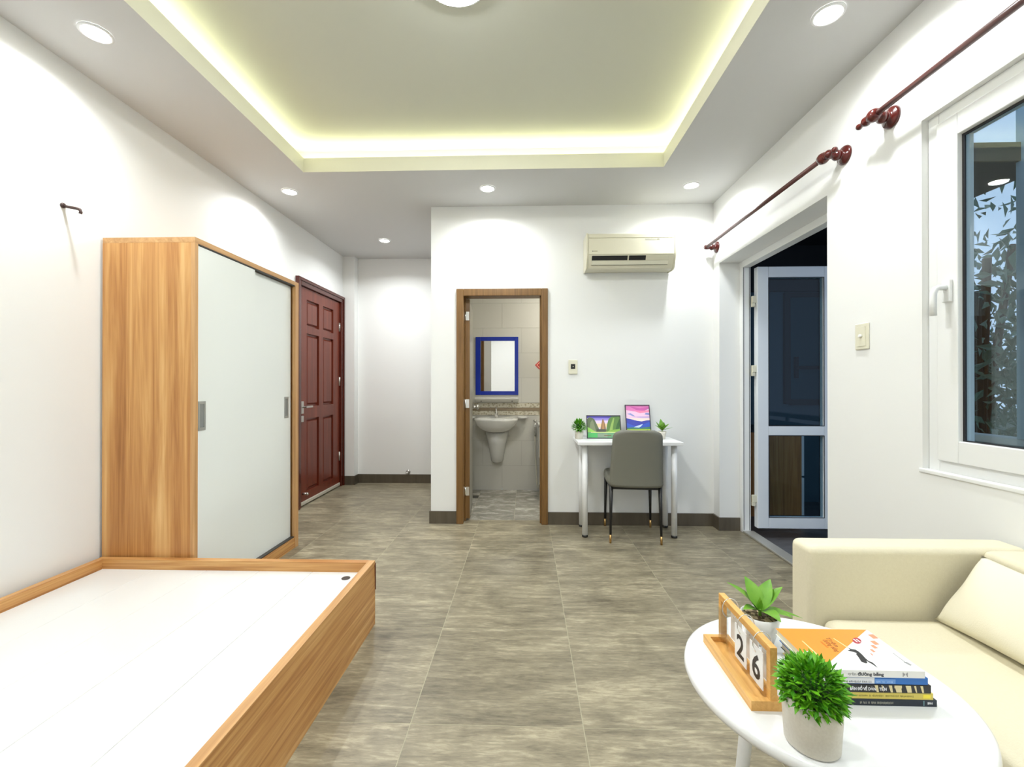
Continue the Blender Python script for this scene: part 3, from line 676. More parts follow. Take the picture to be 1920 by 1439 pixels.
sv.add(lv, fs, 0, True).build('seat', M_GREYS, ch, local=True)
MB().box(-.175, .175, -.19, -.165, .40, .425).box(-.175, .175, .185, .205, .40, .425).box(-.185, -.165, -.19, .2, .40, .425).box(.165, .185, -.19, .2, .40, .425).build('seat_frame', M_BLACK, ch, local=True)
for sx, sy in ((-1, -1), (1, -1), (-1, 1), (1, 1)):
    top = (sx * .178, sy * .185, .424); bot = (sx * .184, sy * .198, .062)
    l = MB().cyl(bot, top, .0085, .015, 14).build('leg', M_BLACK, ch, local=True)
    b2 = (sx * .185, sy * .20, 0)
    MB().cyl(b2, bot, .0085, .0092, 14).build('brass_tip', M_BRASS, l, local=True)

# ------------------------------------------------------------------ framed pictures on the desk
def picture(name, label, cx, y, z, w, h, tilt, art):
    t = thing(name, label, 'picture', (cx, y, z))
    Mx = Matrix.Translation((cx, y, z)) @ Matrix.Rotation(-tilt, 4, 'X') @ Matrix.Translation((0, .012, 0))
    f = .006
    MB().box(-w / 2, -w / 2 + f, -.012, 0, 0, h).box(w / 2 - f, w / 2, -.012, 0, 0, h).box(-w / 2 + f, w / 2 - f, -.012, 0, 0, f).box(-w / 2 + f, w / 2 - f, -.012, 0, h - f, h).xform(Mx).build('picture_frame', mat('dark_picture_frame', srgb(52, 44, 58), .4), t)
    MB().box(-w / 2 + f, w / 2 - f, -.007, -.001, f, h - f).xform(Mx).build('backing', M_WHITE, t)
    mb = MB(); ms = []; W, H = w - 2 * f, h - 2 * f
    for k, (poly, col) in enumerate(art):
        ms.append(mat('print_%02x%02x%02x' % col, srgb(*col), .35))
        yy = -.0072 - .00012 * k
        vs = [(-w / 2 + f + a * W, yy, f + b * H) for a, b in poly]
        mb.add(vs, [tuple(range(len(vs)))], k)
    mb.xform(Mx).build('print', ms, t, recalc=False)
def ridge(base, pts): return [(pts[0][0], base)] + [(pts[-1][0], base)] + list(reversed(pts))
F = lambda a, b, c, d: [(a, c), (b, c), (b, d), (a, d)]
artA = [(F(0, 1, 0, 1), (226, 206, 236)), (F(0, 1, .9, 1), (92, 82, 186)), (F(.1, .8, .8, .9), (158, 142, 220)), (F(.2, .7, .48, .66), (250, 214, 170)),
        (ridge(.3, [(.38, .3), (.43, .62), (.47, .86), (.50, .86), (.55, .6), (.58, .3)]), (146, 116, 84)),
        (ridge(.3, [(.45, .3), (.47, .7), (.485, .86), (.50, .7), (.51, .3)]), (190, 140, 92)),
        (ridge(.25, [(0, .25), (0, .86), (.06, .95), (.14, .93), (.22, .86), (.3, .6), (.38, .3)]), (98, 112, 82)),
        (ridge(.25, [(.04, .3), (.1, .7), (.16, .85), (.2, .7), (.26, .3)]), (130, 140, 108)),
        (ridge(.25, [(.56, .25), (.6, .6), (.66, .86), (.74, .98), (1, 1), (1, .25)]), (96, 134, 70)),
        (ridge(.25, [(.66, .3), (.72, .6), (.8, .92), (.84, .92), (.78, .5), (.76, .3)]), (150, 182, 96)),
        (ridge(.25, [(.84, .3), (.9, .6), (.98, .86), (1, .86), (1, .6), (.94, .3)]), (64, 104, 56)),
        (ridge(.2, [(0, .25), (0, .5), (.1, .42), (.22, .3), (.3, .25)]), (150, 206, 92)),
        (ridge(.2, [(.55, .25), (.65, .33), (.8, .38), (1, .42), (1, .25)]), (132, 176, 78)),
        (F(.28, .56, .24, .4), (78, 84, 78)), (F(0, 1, 0, .26), (112, 160, 122)), (F(0, .3, .02, .22), (86, 186, 104)), (F(.3, .6, .02, .2), (140, 158, 138)), (F(.5, .72, .1, .13), (120, 84, 54)), (F(.1, .9, .24, .27), (214, 224, 150))]
artB = [(F(0, 1, 0, 1), (240, 200, 226)), (ridge(.78, [(0, .86), (.3, .82), (.6, .8), (1, .9), (1, 1), (0, 1)]), (228, 128, 190)),
        ([(.15, .98), (.45, .86), (.8, .84), (1, .9), (1, .96), (.6, .92)], (206, 96, 170)), ([(.3, .84), (.6, .76), (1, .8), (1, .86), (.6, .82)], (240, 140, 176)),
        ([(.05, .74), (.3, .66), (.4, .66), (.2, .76)], (150, 156, 212)), ([(.8, .72), (1, .7), (1, .76), (.85, .77)], (142, 148, 206)), ([(.3, .64), (.7, .6), (1, .62), (1, .66), (.6, .66)], (204, 176, 222)),
        (F(0, 1, .5, .6), (250, 226, 214)), (ridge(.28, [(0, .28), (0, .6), (.2, .57), (.45, .52), (.65, .5), (.85, .53), (1, .54), (1, .28)]), (64, 72, 172)),
        (ridge(.26, [(0, .3), (0, .46), (.25, .38), (.5, .34), (.7, .4), (1, .5), (1, .26)]), (58, 92, 196)), ([(.3, .32), (.45, .36), (.7, .42), (.6, .34), (.5, .30)], (196, 214, 246)),
        (F(0, 1, 0, .3), (178, 204, 62)), ([(0, .3), (.3, .32), (.6, .30), (1, .34), (1, .26), (0, .25)], (74, 128, 108)), ([(0, .2), (.4, .14), (.9, .24), (.9, .2), (.5, .09), (0, .12)], (126, 168, 48)), ([(0, .05), (.5, .04), (1, .12), (1, .04), (.5, .0), (0, 0)], (206, 224, 92))]
picture('landscape_picture', 'framed landscape print of green karst peaks over a river on the desk', .640, 3.565, .744, .278, .192, R(15), artA)
picture('portrait_picture', 'framed upright print of pink sky over blue hills on the desk', .931, 3.603, .744, .203, .279, R(15), artB)

# ------------------------------------------------------------------ plants
def leafblade(mb, base, az, elev, length, width, curl, n=6, mi=0, fold=.25):
    """leaf with mid-rib fold, drooping by curl along its length"""
    d = Vector((math.cos(az), math.sin(az), 0)); side = Vector((-math.sin(az), math.cos(az), 0)); p = Vector(base); e = elev; vs = []
    for k in range(n + 1):
        t = k / n; w = width * (math.sin(math.pi * (t ** .8) * .97 + .03)) * .5
        up = Vector((-d.x * math.sin(e), -d.y * math.sin(e), math.cos(e)))
        vs += [p + side * w + up * w * fold, p, p - side * w + up * w * fold]
        p = p + (d * math.cos(e) + Vector((0, 0, math.sin(e)))) * (length / n); e -= curl / n
    fs = []
    for k in range(n):
        a = k * 3; fs += [(a, a + 1, a + 4, a + 3), (a + 1, a + 2, a + 5, a + 4)]
    return mb.add(vs, fs, mi, True)
def bush(mb, c, r, n, l0, l1, seed, zmin=-.45, sq=(1, 1, 1), wr_=.42):
    q = random.Random(seed)
    for _ in range(n):
        while True:
            d = Vector((q.gauss(0, 1), q.gauss(0, 1), q.gauss(0, 1))).normalized()
            if d.z > zmin: break
        rr = r * q.uniform(.62, 1.0)
        p = Vector(c) + Vector((d.x * rr * sq[0], d.y * rr * sq[1], d.z * rr * sq[2]))
        az = math.atan2(d.y, d.x) + q.uniform(-.9, .9); el = math.asin(max(-1, min(1, d.z))) * .8 + q.uniform(-.5, .6)
        l = q.uniform(l0, l1)
        leafblade(mb, p, az, el, l, l * wr_, q.uniform(-.2, .6), n=2, mi=q.choice((0, 0, 1)))
    return mb
def bush_plant(name, label, loc, pr, phh, br, n, leaf, seed, fr_top):
    x, y, z = loc; t = thing(name, label, 'potted plant', loc)
    w = pr * .1
    MB().lathe([(pr * .84, 0), (pr * .93, .004), (pr, phh * .7), (pr, phh), (pr - w, phh), (pr - w * 1.2, phh - .012), (pr * .5, phh - .013)], loc, n=36).build('pot', M_POT, t, recalc=False)
    MB().lathe([(pr - w * 1.25, phh - .014), (pr * .5, phh + br * .2), (.002, phh + br * .35)], loc, n=20).build('core', mat('dark_foam', (0.015, .02, .012, 1), .9), t)
    f = bush(MB(), (x, y, z + phh + fr_top), br, n, leaf * .7, leaf * 1.2, seed)
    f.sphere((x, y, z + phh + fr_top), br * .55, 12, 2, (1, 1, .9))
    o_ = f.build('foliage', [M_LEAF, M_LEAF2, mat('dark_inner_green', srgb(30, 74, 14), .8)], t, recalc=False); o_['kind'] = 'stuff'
TZ = .55
bush_plant('potted_shrub', 'round bushy green plant in white pot at the front of the table', (.503, .786, TZ), .0455, .084, .047, 1100, .018, 11, .010)
bush_plant('potted_shrub', 'small round bushy plant in white pot at the left of the desk', (.434, 3.55, .744), .034, .062, .044, 320, .030, 12, .034)
def leaf_plant(name, label, loc, pr, phh, leaves, ribbed, m):
    x, y, z = loc; t = thing(name, label, 'potted plant', loc)
    pot = MB(); n = 48; prof = [(.62, 0), (.70, .03), (.92, .6), (1.0, 1.0), (.93, 1.0), (.88, .88)]
    vs = []
    for r, h in prof:
        for i in range(n):
            rr = r * pr * (1 + (.018 if ribbed and i % 4 < 2 and h < .95 else 0)); a = 2 * math.pi * i / n
            vs.append((x + rr * math.cos(a), y + rr * math.sin(a), z + h * phh))
    fs = [(k * n + i, k * n + (i + 1) % n, (k + 1) * n + (i + 1) % n, (k + 1) * n + i) for k in range(len(prof) - 1) for i in range(n)] + [tuple(range(n - 1, -1, -1))]
    pot.add(vs, fs, 0, True).build('pot', M_CERAM if ribbed else M_POT, t, recalc=False)
    so = MB(); q = random.Random(5); so.lathe([(pr * .88, phh * .84), (pr * .5, phh * .9), (.002, phh * .92)], loc, n=24)
    if ribbed:
        for _ in range(70):
            a = q.uniform(0, 6.28); r = pr * .8 * math.sqrt(q.random()); so.sphere((x + r * math.cos(a), y + r * math.sin(a), z + phh * .9), q.uniform(.003, .006), 6, q.choice((0, 1)), (1, 1, .7))
    so.build('soil', [M_SOIL, mat('pale_pebble', srgb(168, 150, 118), .8)], t)
    MB().cyl((x, y, z + phh * .85), (x, y, z + phh + .012), .004, .003, 8).build('stem', M_LEAF3, t)
    for az, el, ln, wd, cu in leaves:
        leafblade(MB(), (x, y, z + phh + .004), R(az), R(el), ln, wd, R(cu), n=8, fold=.3).build('leaf', m, t, recalc=False)
leaf_plant('potted_leaf_plant', 'broad-leaved green plant in ribbed white pot behind the wooden calendar', (.578, 1.098, TZ), .043, .066,
           [(158, 50, .095, .036, 25), (100, 62, .085, .042, 30), (40, 55, .088, .040, 20), (12, 48, .085, .036, 15), (-70, 30, .06, .036, 60), (-25, 18, .07, .036, 40), (-5, 5, .10, .022, 25), (200, 35, .055, .03, 45), (-100, 75, .035, .012, 0), (60, 80, .035, .012, 0)], True, M_LEAF3)
leaf_plant('potted_leaf_plant', 'pointed-leaf green rosette plant in white pot at the right of the desk', (1.098, 3.55, .744), .034, .063,
           [(-160, 38, .085, .036, 10), (160, 60, .09, .04, 10), (-90, 62, .085, .042, 10), (90, 70, .10, .04, 8), (20, 42, .088, .034, 8), (-20, 22, .09, .024, 6), (-50, 50, .07, .034, 10), (120, 50, .085, .036, 10)], False, M_LEAF3)

# ------------------------------------------------------------------ wall fittings
# air conditioner
ac = thing('air_conditioner', 'ivory wall air conditioner above the desk', 'air conditioner', (.85, YB, 2.12))
x0, x1 = .490, 1.205
pf = [(3.708, 2.125), (3.60, 2.118), (3.572, 2.126), (3.522, 2.222), (3.522, 2.385), (3.53, 2.395), (3.708, 2.395)]
MB().prism(pf, x0 + .014, x1 - .014, 'x').build('body', M_ACB, ac, bevel=.003)
pe = [(3.708, 2.118), (3.60, 2.112), (3.568, 2.120), (3.517, 2.220), (3.517, 2.388), (3.527, 2.40), (3.708, 2.40)]
MB().prism(pe, x0, x0 + .014, 'x').build('end_cap', M_ACB, ac, bevel=.003)
MB().prism(pe, x1 - .014, x1, 'x').build('end_cap', M_ACB, ac, bevel=.003)
MB().box(x0 + .02, x1 - .02, 3.5165, 3.522, 2.225, 2.352).build('front_panel', M_ACB, ac, bevel=.002)
MB().box(x0 + .02, x1 - .02, 3.5165, 3.522, 2.357, 2.385).build('top_strip', M_ACB, ac, bevel=.002)
# outlet follows the slanting lower front
def slp(t, off): return (3.522 + .050 * t - .8868 * off, 2.222 - .096 * t - .4619 * off)
def slab(t0, t1, xa, xb, h0, h1, nm, m): MB().prism([slp(t0, h0), slp(t1, h0), slp(t1, h1), slp(t0, h1)], xa, xb, 'x').build(nm, m, ac)
slab(.06, .40, x0 + .045, x0 + .475, .0002, .0014, 'air_outlet', mat('dark_outlet', (0.012, .012, .012, 1), .7))
slab(.06, .40, x0 + .475, x1 - .06, .0002, .0024, 'outlet_blank', M_ACB)
slab(.06, .40, x0 + .330, x0 + .340, .0014, .004, 'outlet_divider', M_ACB)
slab(.42, .72, x0 + .045, x1 - .06, .0002, .008, 'louvre', mat('pale_ivory_louvre', srgb(226, 223, 204), .3))
slab(.725, .765, x0 + .045, x1 - .06, .0002, .0012, 'louvre_gap', mat('brown_gap', srgb(110, 104, 86), .6))
MB().box(x0 + .465, x0 + .585, 3.5155, 3.5165, 2.336, 2.349).build('display_strip', mat('grey_display', srgb(176, 174, 160), .3), ac)
MB().box(x0 + .560, x0 + .578, 3.5153, 3.5155, 2.339, 2.347).build('display_marks', mat('grey_print', srgb(128, 124, 104), .5), ac)
MB().box(x0 + .047, x0 + .054, 3.5157, 3.5165, 2.247, 2.254).build('badge_mark', M_BLACK, ac)
MB().box(x0 + .056, x0 + .088, 3.5161, 3.5165, 2.248, 2.2535).build('badge_strip', mat('olive_print', srgb(140, 134, 104), .5), ac)
tag(MB().tube([(.648, YB - .001, 2.43), (.648, YB - .012, 2.437), (.652, YB - .016, 2.448), (.660, YB - .012, 2.447), (.659, YB - .006, 2.436), (.652, YB - .004, 2.426)], .0035, 8).build('cable_hook', mat('rusty_brown', srgb(96, 62, 42), .6)), 'small curled brown wire sticking out above the air conditioner', 'wire')
# sensor plate on back wall
sp = thing('wall_socket', 'cream wall plate with black square window beside the bathroom door', 'wall plate', (.402, YB, 1.27))
MB().box(.364, .440, YB - .010, YB, 1.270, 1.390).build('plate', M_PLATE, sp, bevel=.004)
MB().box(.384, .420, YB - .0125, YB - .010, 1.315, 1.355).build('black_window', M_BLACK, sp, bevel=.001)
MB().box(.399, .406, YB - .0135, YB - .0125, 1.331, 1.338).build('indicator', M_PLATE, sp)
sw = thing('light_switch', 'cream light switch on the wall between doorway and window', 'switch', (XR, 2.088, 1.345))
MB().box(XR - .009, XR, 2.048, 2.128, 1.345, 1.467).build('plate', M_PLATE, sw, bevel=.004)
MB().box(XR - .011, XR - .009, 2.062, 2.114, 1.36, 1.452).build('cover', M_PLATE, sw, bevel=.001)
MB().lathe([(.009, 0), (.009, .007), (.006, .009)], (XR - .011, 2.088, 1.408), (-1, 0, 0), 16, sx=.8, sy=1.0).build('toggle', mat('white_toggle', (.85, .85, .82, 1), .3), sw)
# nail / old curtain hook on the left wall
tag(MB().tube([(XL, 1.975, 2.018), (XL + .025, 1.978, 2.012), (XL + .06, 1.98, 2.006), (XL + .078, 1.98, 2.000), (XL + .083, 1.98, 1.988), (XL + .080, 1.98, 1.980)], .0065, 10).lathe([(.012, 0), (.012, .006), (.008, .010)], (XL, 1.975, 2.018), (1, 0, 0), 14).build('wall_hook', mat('dark_rust_iron', srgb(78, 60, 56), .5, .4)), 'rusty iron hook sticking out of the wall above the wardrobe', 'hook')
# pipe stub in the alcove
ps = thing('pipe_stub', 'short metal water outlet above the skirting in the alcove', 'pipe', (-1.405, YA, .135))
MB().lathe([(.026, 0), (.026, .008), (.014, .014)], (-1.405, YA, .135), (0, -1, 0), 18).build('flange', M_STEEL, ps)
MB().tube([(-1.405, YA, .135), (-1.405, YA - .05, .138), (-1.405, YA - .062, .13), (-1.405, YA - .066, .115)], .012, 12).build('spout', M_STEEL, ps)

# curtain rods
def rod(name, label, ya, yb, z, brackets, fin_a, fin_b):
    X = 1.488; t = thing(name, label, 'curtain rod', (X, (ya + yb) / 2, z))
    MB().cyl((X, ya, z), (X, yb, z), .0125, n=18).build('rod', M_RODP, t)
    for y in brackets:
        b = MB().lathe([(.046, 0), (.046, .006), (.040, .014), (.024, .018), (.017, .024), (.023, .034), (.026, .044), (.021, .054), (.014, .060), (.018, .072), (.019, .090), (.014, .104)], (XR, y, z), (-1, 0, 0), 24)
        b.build('bracket', M_CHERRY, t)
    for y, s_ in ((ya, -1 if ya < yb else 1), (yb, 1 if yb > ya else -1)):
        want = fin_a if y == ya else fin_b
        if want:
            MB().lathe([(.014, -.02), (.024, -.012), (.028, .004), (.025, .020), (.014, .030), (.020, .040), (.021, .050), (.016, .060), (.009, .067), (.008, .074), (.013, .082), (.014, .089), (.009, .098), (.002, .101)], (X, y, z), (0, s_, 0), 20).build('finial', M_CHERRY, t)
rod('curtain_rod', 'dark red-brown curtain rod mounted over the balcony doorway', 2.235, 3.655, 2.312, (2.20, 3.640), True, False)
rod('curtain_rod', 'dark red-brown curtain rod mounted over the window', 0.40, 1.905, 2.330, (0.44, 1.925), True, True)

# fine strokes standing for print too small to read
def strokes(n, x0, x1, z0, z1, y, seed):
    q = random.Random(seed); mb = MB(); x = x0; st = (x1 - x0) / n
    for i in range(n):
        if q.random() < .14: continue
        a = x0 + i * st; mb.box(a, a + st * q.uniform(.35, .75), y - .0003, y, z0 + (z1 - z0) * q.uniform(0, .25), z1 - (z1 - z0) * q.uniform(0, .2))
    return mb

# ------------------------------------------------------------------ bathroom fittings
YW = YB1 - TH
mr = thing('wall_mirror', 'blue framed mirror on the bathroom wall above the basin', 'mirror', (-.324, YW, 1.065))
MB().box(-.568, -.512, YW - .018, YW, 1.065, 1.728).box(-.122, -.080, YW - .018, YW, 1.065, 1.728).box(-.512, -.122, YW - .018, YW, 1.065, 1.108).box(-.512, -.122, YW - .018, YW, 1.682, 1.728).build('mirror_frame', M_BLUE, mr, bevel=.003)
MB().box(-.512, -.122, YW - .008, YW - .002, 1.108, 1.682).build('mirror_glass', M_MIRROR, mr)
sh = thing('wall_shelf', 'white ceramic shelf below the blue mirror', 'shelf', (-.32, YW, .985))
MB().prism([(YW, .985), (YW - .02, .985), (YW - .115, 1.018), (YW - .12, 1.035), (YW - .11, 1.036), (YW, 1.03)], -.565, -.078, 'x').build('shelf_board', M_CERAM, sh, bevel=.006)
for x in (-.50, -.15): MB().cyl((x, YW - .055, .995), (x, YW - .066, .999), .006, n=10).build('screw', M_BLACK, sh)
bs_ = thing('wash_basin', 'white wall-hung basin with half pedestal in the bathroom', 'basin', (-.325, YW, .30))
cx, cy = -.322, YW - .19
bn = MB(); prof = [(.10, .665), (.16, .690), (.215, .74), (.236, .79), (.240, .806), (.228, .812), (.20, .80), (.15, .735), (.05, .715), (.004, .713)]
bn.lathe(prof, (cx, cy, 0), (0, 0, 1), 40, sx=1.0, sy=.80, cap=False)
bn.box(cx - .215, cx + .215, YW - .12, YW, .745, .806)
bn.build('bowl', M_CERAM, bs_, recalc=False)
MB().lathe([(.014, 0), (.014, .003), (.008, .003)], (cx, cy - .1495, .775), (0, 1, .35), 14).build('overflow_hole', M_BLACK, bs_)
pd = MB(); n = 20; vs = []
for z, w, d in ((.30, .05, .07), (.315, .068, .10), (.40, .082, .14), (.52, .105, .18), (.652, .135, .24)):
    for i in range(n):
        a = math.pi * i / (n - 1); vs.append((cx + w * math.cos(a), YW - d * math.sin(a), z))
fs = [(k * n + i, k * n + i + 1, (k + 1) * n + i + 1, (k + 1) * n + i) for k in range(4) for i in range(n - 1)] + [tuple(range(n))] + [tuple(4 * n + i for i in range(n))]
pd.add(vs, fs, 0, True).build('half_pedestal', M_CERAM, bs_)
for sx in (-1, 1): MB().cyl((cx + sx * .128, YW - .03, .60), (cx + sx * .135, YW - .045, .60), .012, n=12).build('bolt', M_STEEL, bs_)
MB().cyl((cx - .005, YW - .06, .806), (cx - .005, YW - .06, .875), .018).tube([(cx - .005, YW - .06, .85), (cx - .005, YW - .12, .862), (cx - .005, YW - .15, .845)], .012).tube([(cx - .005, YW - .06, .875), (cx - .005, YW - .06, .89), (cx - .005, YW - .10, .915)], .009).build('tap', M_CHROME, bs_)
sd = MB().lathe([(.03, -.022), (.055, -.01), (.062, .004), (.055, .004), (.045, -.008), (.002, -.012)], (-.03, YW - .05, .815), n=28, sy=.8).build('soap_dish', M_CERAM)
s2 = MB().lathe([(.03, -.022), (.055, -.01), (.062, .004), (.055, .004), (.045, -.008), (.002, -.012)], (-.625, YW - .05, .815), n=28, sy=.8).build('soap_dish', M_CERAM)
tag(s2, 'small white ceramic soap dish fixed left of the basin', 'soap dish')
tag(sd, 'small white ceramic soap dish fixed right of the basin', 'soap dish')
ht = thing('toilet_sprayer', 'chrome hand sprayer with hose on the bathroom wall', 'sprayer', (.11, YW, .02))
MB().box(.095, .125, YW - .03, YW, .66, .70).build('wall_holder', M_CHROME, ht)
MB().tube([(.11, YW - .04, .60), (.11, YW - .042, .70), (.108, YW - .05, .76)], .012).sphere((.107, YW - .055, .775), .018).build('spray_head', M_CHROME, ht)
MB().tube([(.11, YW - .04, .60), (.112, YW - .04, .40), (.125, YW - .05, .20), (.13, YW - .06, .06), (.14, YW - .06, .03), (.16, YW - .05, .06), (.20, YW - .03, .20), (.21, YW - .02, .26)], .008, 10).build('hose', mat('pale_hose', srgb(206, 202, 186), .3), ht)
MB().cyl((.21, YW, .26), (.21, YW - .05, .26), .014).box(.185, .235, YW - .06, YW - .045, .25, .275).build('stop_valve', M_STEEL, ht)
tl = thing('toilet', 'white toilet partly hidden behind the bathroom door frame', 'toilet', (.40, YW - .33, -.02))
MB().box(.145, .545, YW - .20, YW - .01, .36, .73).build('cistern', M_CERAM, tl, bevel=.03, seg=3)
MB().box(.138, .552, YW - .21, YW - .005, .73, .765).build('cistern_lid', M_CERAM, tl, bevel=.012, seg=2)
MB().lathe([(.12, -.02), (.11, .10), (.13, .22), (.185, .36), (.19, .38), (.15, .38), (.10, .26), (.01, .22)], (.345, YW - .42, 0), n=32, sy=1.2).box(.24, .45, YW - .28, YW - .02, -.02, .36).build('bowl', M_CERAM, tl)
MB().lathe([(.192, .382), (.192, .40), (.01, .405)], (.345, YW - .42, 0), n=32, sy=1.2).build('seat_lid', M_CERAM, tl)
MB().cyl((.345, YW - .10, .765), (.345, YW - .10, .775), .022).build('flush_button', M_CHROME, tl)
fc = thing('wall_charm', 'red diamond shaped charm on the bathroom wall', 'ornament', (.18, YW, 1.335))
MB().prism([(.11, 1.405), (.18, 1.335), (.25, 1.405), (.18, 1.475)], YW - .004, YW, 'y').build('red_diamond', mat('charm_red', srgb(190, 34, 44), .5), fc)
MB().prism([(.125, 1.405), (.18, 1.35), (.235, 1.405), (.18, 1.46)], YW - .005, YW - .004, 'y').build('pink_border', mat('charm_pink', srgb(232, 172, 150), .5), fc)
MB().prism([(.138, 1.405), (.18, 1.363), (.222, 1.405), (.18, 1.447)], YW - .006, YW - .005, 'y').build('red_centre', mat('charm_red', srgb(190, 34, 44), .5), fc)
hk = thing('paper_holder', 'small chrome holder on the bathroom wall left of the basin', 'holder', (-.58, YW, .93))
MB().lathe([(.028, 0), (.028, .012), (.018, .016)], (-.60, YW - .001, .935), (0, -1, 0), 18).build('rosette', M_CHROME, hk)
MB().tube([(-.60, YW - .014, .935), (-.60, YW - .06, .935), (-.59, YW - .07, .935), (-.52, YW - .07, .935)], .009).build('arm', M_CHROME, hk)
dr = tag(MB().box(-.60, -.50, 4.62, 4.72, -.0205, -.0165).build('floor_drain', mat('dark_drain', (.08, .08, .07, 1), .4, .5), bevel=.001), 'square dark drain in the bathroom floor', 'drain')

# ------------------------------------------------------------------ sofa
SX0, SX1, SY1, SY0, SZ = .888, 1.560, 1.50, 0.05, .672
so = thing('sofa', 'cream fabric two-seat sofa against the right wall', 'sofa', (1.22, .78, 0))
ba = .105
def cushion(x0, x1, y0, y1, z0, z1, r, name, m=M_SOFA, puff=0.0, n=(10, 10)):
    mb = MB().box(x0, x1, y0, y1, z0, z1); o_ = mb.build(name, m, so)
    bm = bmesh.new(); bm.from_mesh(o_.data)
    bmesh.ops.bevel(bm, geom=bm.edges[:], offset=r, segments=4, profile=.5, affect='EDGES')
    bmesh.ops.triangulate(bm, faces=[f for f in bm.faces if len(f.verts) > 4])
    for f in bm.faces: f.smooth = True
    bm.to_mesh(o_.data); bm.free(); w = o_.modifiers.new('normals', 'WEIGHTED_NORMAL'); return o_
cushion(SX0, SX1, SY1 - ba, SY1, .08, SZ, .022, 'armrest')
cushion(SX0, SX1, SY0, SY0 + ba, .08, SZ, .022, 'armrest')
cushion(1.405, SX1, SY0 + ba - .004, SY1 - ba + .004, .08, SZ, .022, 'backrest')
cushion(SX0 + .025, 1.41, SY0 + ba, SY1 - ba, .08, .30, .015, 'base')
ymid = (SY0 + SY1) / 2
cushion(SX0 + .025, 1.407, SY0 + ba + .002, SY1 - ba - .002, .30, .462, .035, 'seat_cushion')
for x in (SX0 + .06, SX1 - .06):
    for y in (SY0 + .06, SY1 - .06): MB().cyl((x, y, 0), (x, y, .085), .018, .024).build('leg', M_BLACK, so)
# pillow leaning on the backrest
def pillow():
    a, b = .235, .120; N = 26; top = []; bot = []
    q = random.Random(3)
    for j in range(N + 1):
        for i in range(N + 1):
            u, v = -1 + 2 * i / N, -1 + 2 * j / N
            pin = 1 - .075 * (1 - abs(v) ** 2) * abs(u) ** 3 ; pin2 = 1 - .09 * (1 - abs(u) ** 2) * abs(v) ** 3
            h = .062 * ((1 - u * u) * (1 - v * v)) ** .42
            wr1 = .004 * math.sin(9 * u + 5 * v) * (1 - (1 - u * u) * (1 - v * v)) * (1 - abs(u) ** 8) * (1 - abs(v) ** 8)
            top.append((u * a * pin, v * b * pin2, h + wr1)); bot.append((u * a * pin, v * b * pin2, -h * .8 + wr1))
    w = N + 1; o = len(top)
    fs = [(j * w + i, j * w + i + 1, (j + 1) * w + i + 1, (j + 1) * w + i) for j in range(N) for i in range(N)]
    fs += [(o + j * w + i, o + (j + 1) * w + i, o + (j + 1) * w + i + 1, o + j * w + i + 1) for j in range(N) for i in range(N)]
    mb = MB().add(top + bot, fs, 0, True)
    # local: x along pillow length -> world Y ; y up the slope ; z out towards the room
    tilt = R(54)
    ex = Vector((0, -1, 0)); ey = Vector((math.cos(tilt), 0, math.sin(tilt))); ez = Vector((-math.sin(tilt), 0, math.cos(tilt)))
    Mx = Matrix(((ex.x, ey.x, ez.x, 1.315), (ex.y, ey.y, ez.y, 1.138), (ex.z, ey.z, ez.z, .564), (0, 0, 0, 1)))
    o_ = mb.xform(Mx).build('throw_pillow', M_PILLOW)
    bm = bmesh.new(); bm.from_mesh(o_.data); bmesh.ops.remove_doubles(bm, verts=bm.verts, dist=.0012); bmesh.ops.recalc_face_normals(bm, faces=bm.faces); bm.to_mesh(o_.data); bm.free()
    return o_
tag(pillow(), 'plain cream throw pillow leaning in the corner of the sofa', 'pillow')

# ------------------------------------------------------------------ round coffee table
tcx, tcy, tr_ = .624, .958, .265
tb = thing('side_table', 'round white side table in front of the sofa', 'table', (tcx, tcy, 0))
MB().lathe([(tr_ - .012, TZ - .026), (tr_ - .003, TZ - .022), (tr_, TZ - .014), (tr_ - .002, TZ - .004), (tr_ - .008, TZ)], (tcx, tcy, 0), n=96).build('table_top', M_TABLE, tb)
for k in range(3):
    a = R(30 + 120 * k); c, s_ = math.cos(a), math.sin(a)
    MB().cyl((tcx + c * .17, tcy + s_ * .17, 0), (tcx + c * .12, tcy + s_ * .12, TZ - .026), .011, .016).build('leg', M_WHITE, tb)

# ------------------------------------------------------------------ wooden flip calendar
cd = thing('desk_calendar', 'honey wood flip calendar showing 2 and 6 on the round table', 'calendar', (.470, .963, TZ))
MB().box(.440, .500, .850, .862, TZ, TZ + .019).box(.440, .500, 1.066, 1.078, TZ, TZ + .019).box(.440, .452, .862, 1.066, TZ, TZ + .019).box(.488, .500, .862, 1.066, TZ, TZ + .019).box(.452, .488, .862, 1.066, TZ, TZ + .008).build('base_tray', M_BAMB, cd)
fx0, fx1 = .477, .491
MB().box(fx0, fx1, .852, .866, TZ + .008, TZ + .121).build('post', M_BAMB, cd, bevel=.001)
MB().box(fx0, fx1, 1.064, 1.078, TZ + .008, TZ + .121).build('post', M_BAMB, cd, bevel=.001)
MB().box(fx0, fx1, .866, 1.064, TZ + .107, TZ + .121).build('top_bar', M_BAMB, cd, bevel=.001)
M_CARD = mat('white_card', (.86, .86, .84, 1), .4); M_INK = mat('black_ink', (.02, .016, .014, 1), .5)
M_ACR = glass_mat('clear_card_sleeve', (.94, .95, .95, 1), .7)
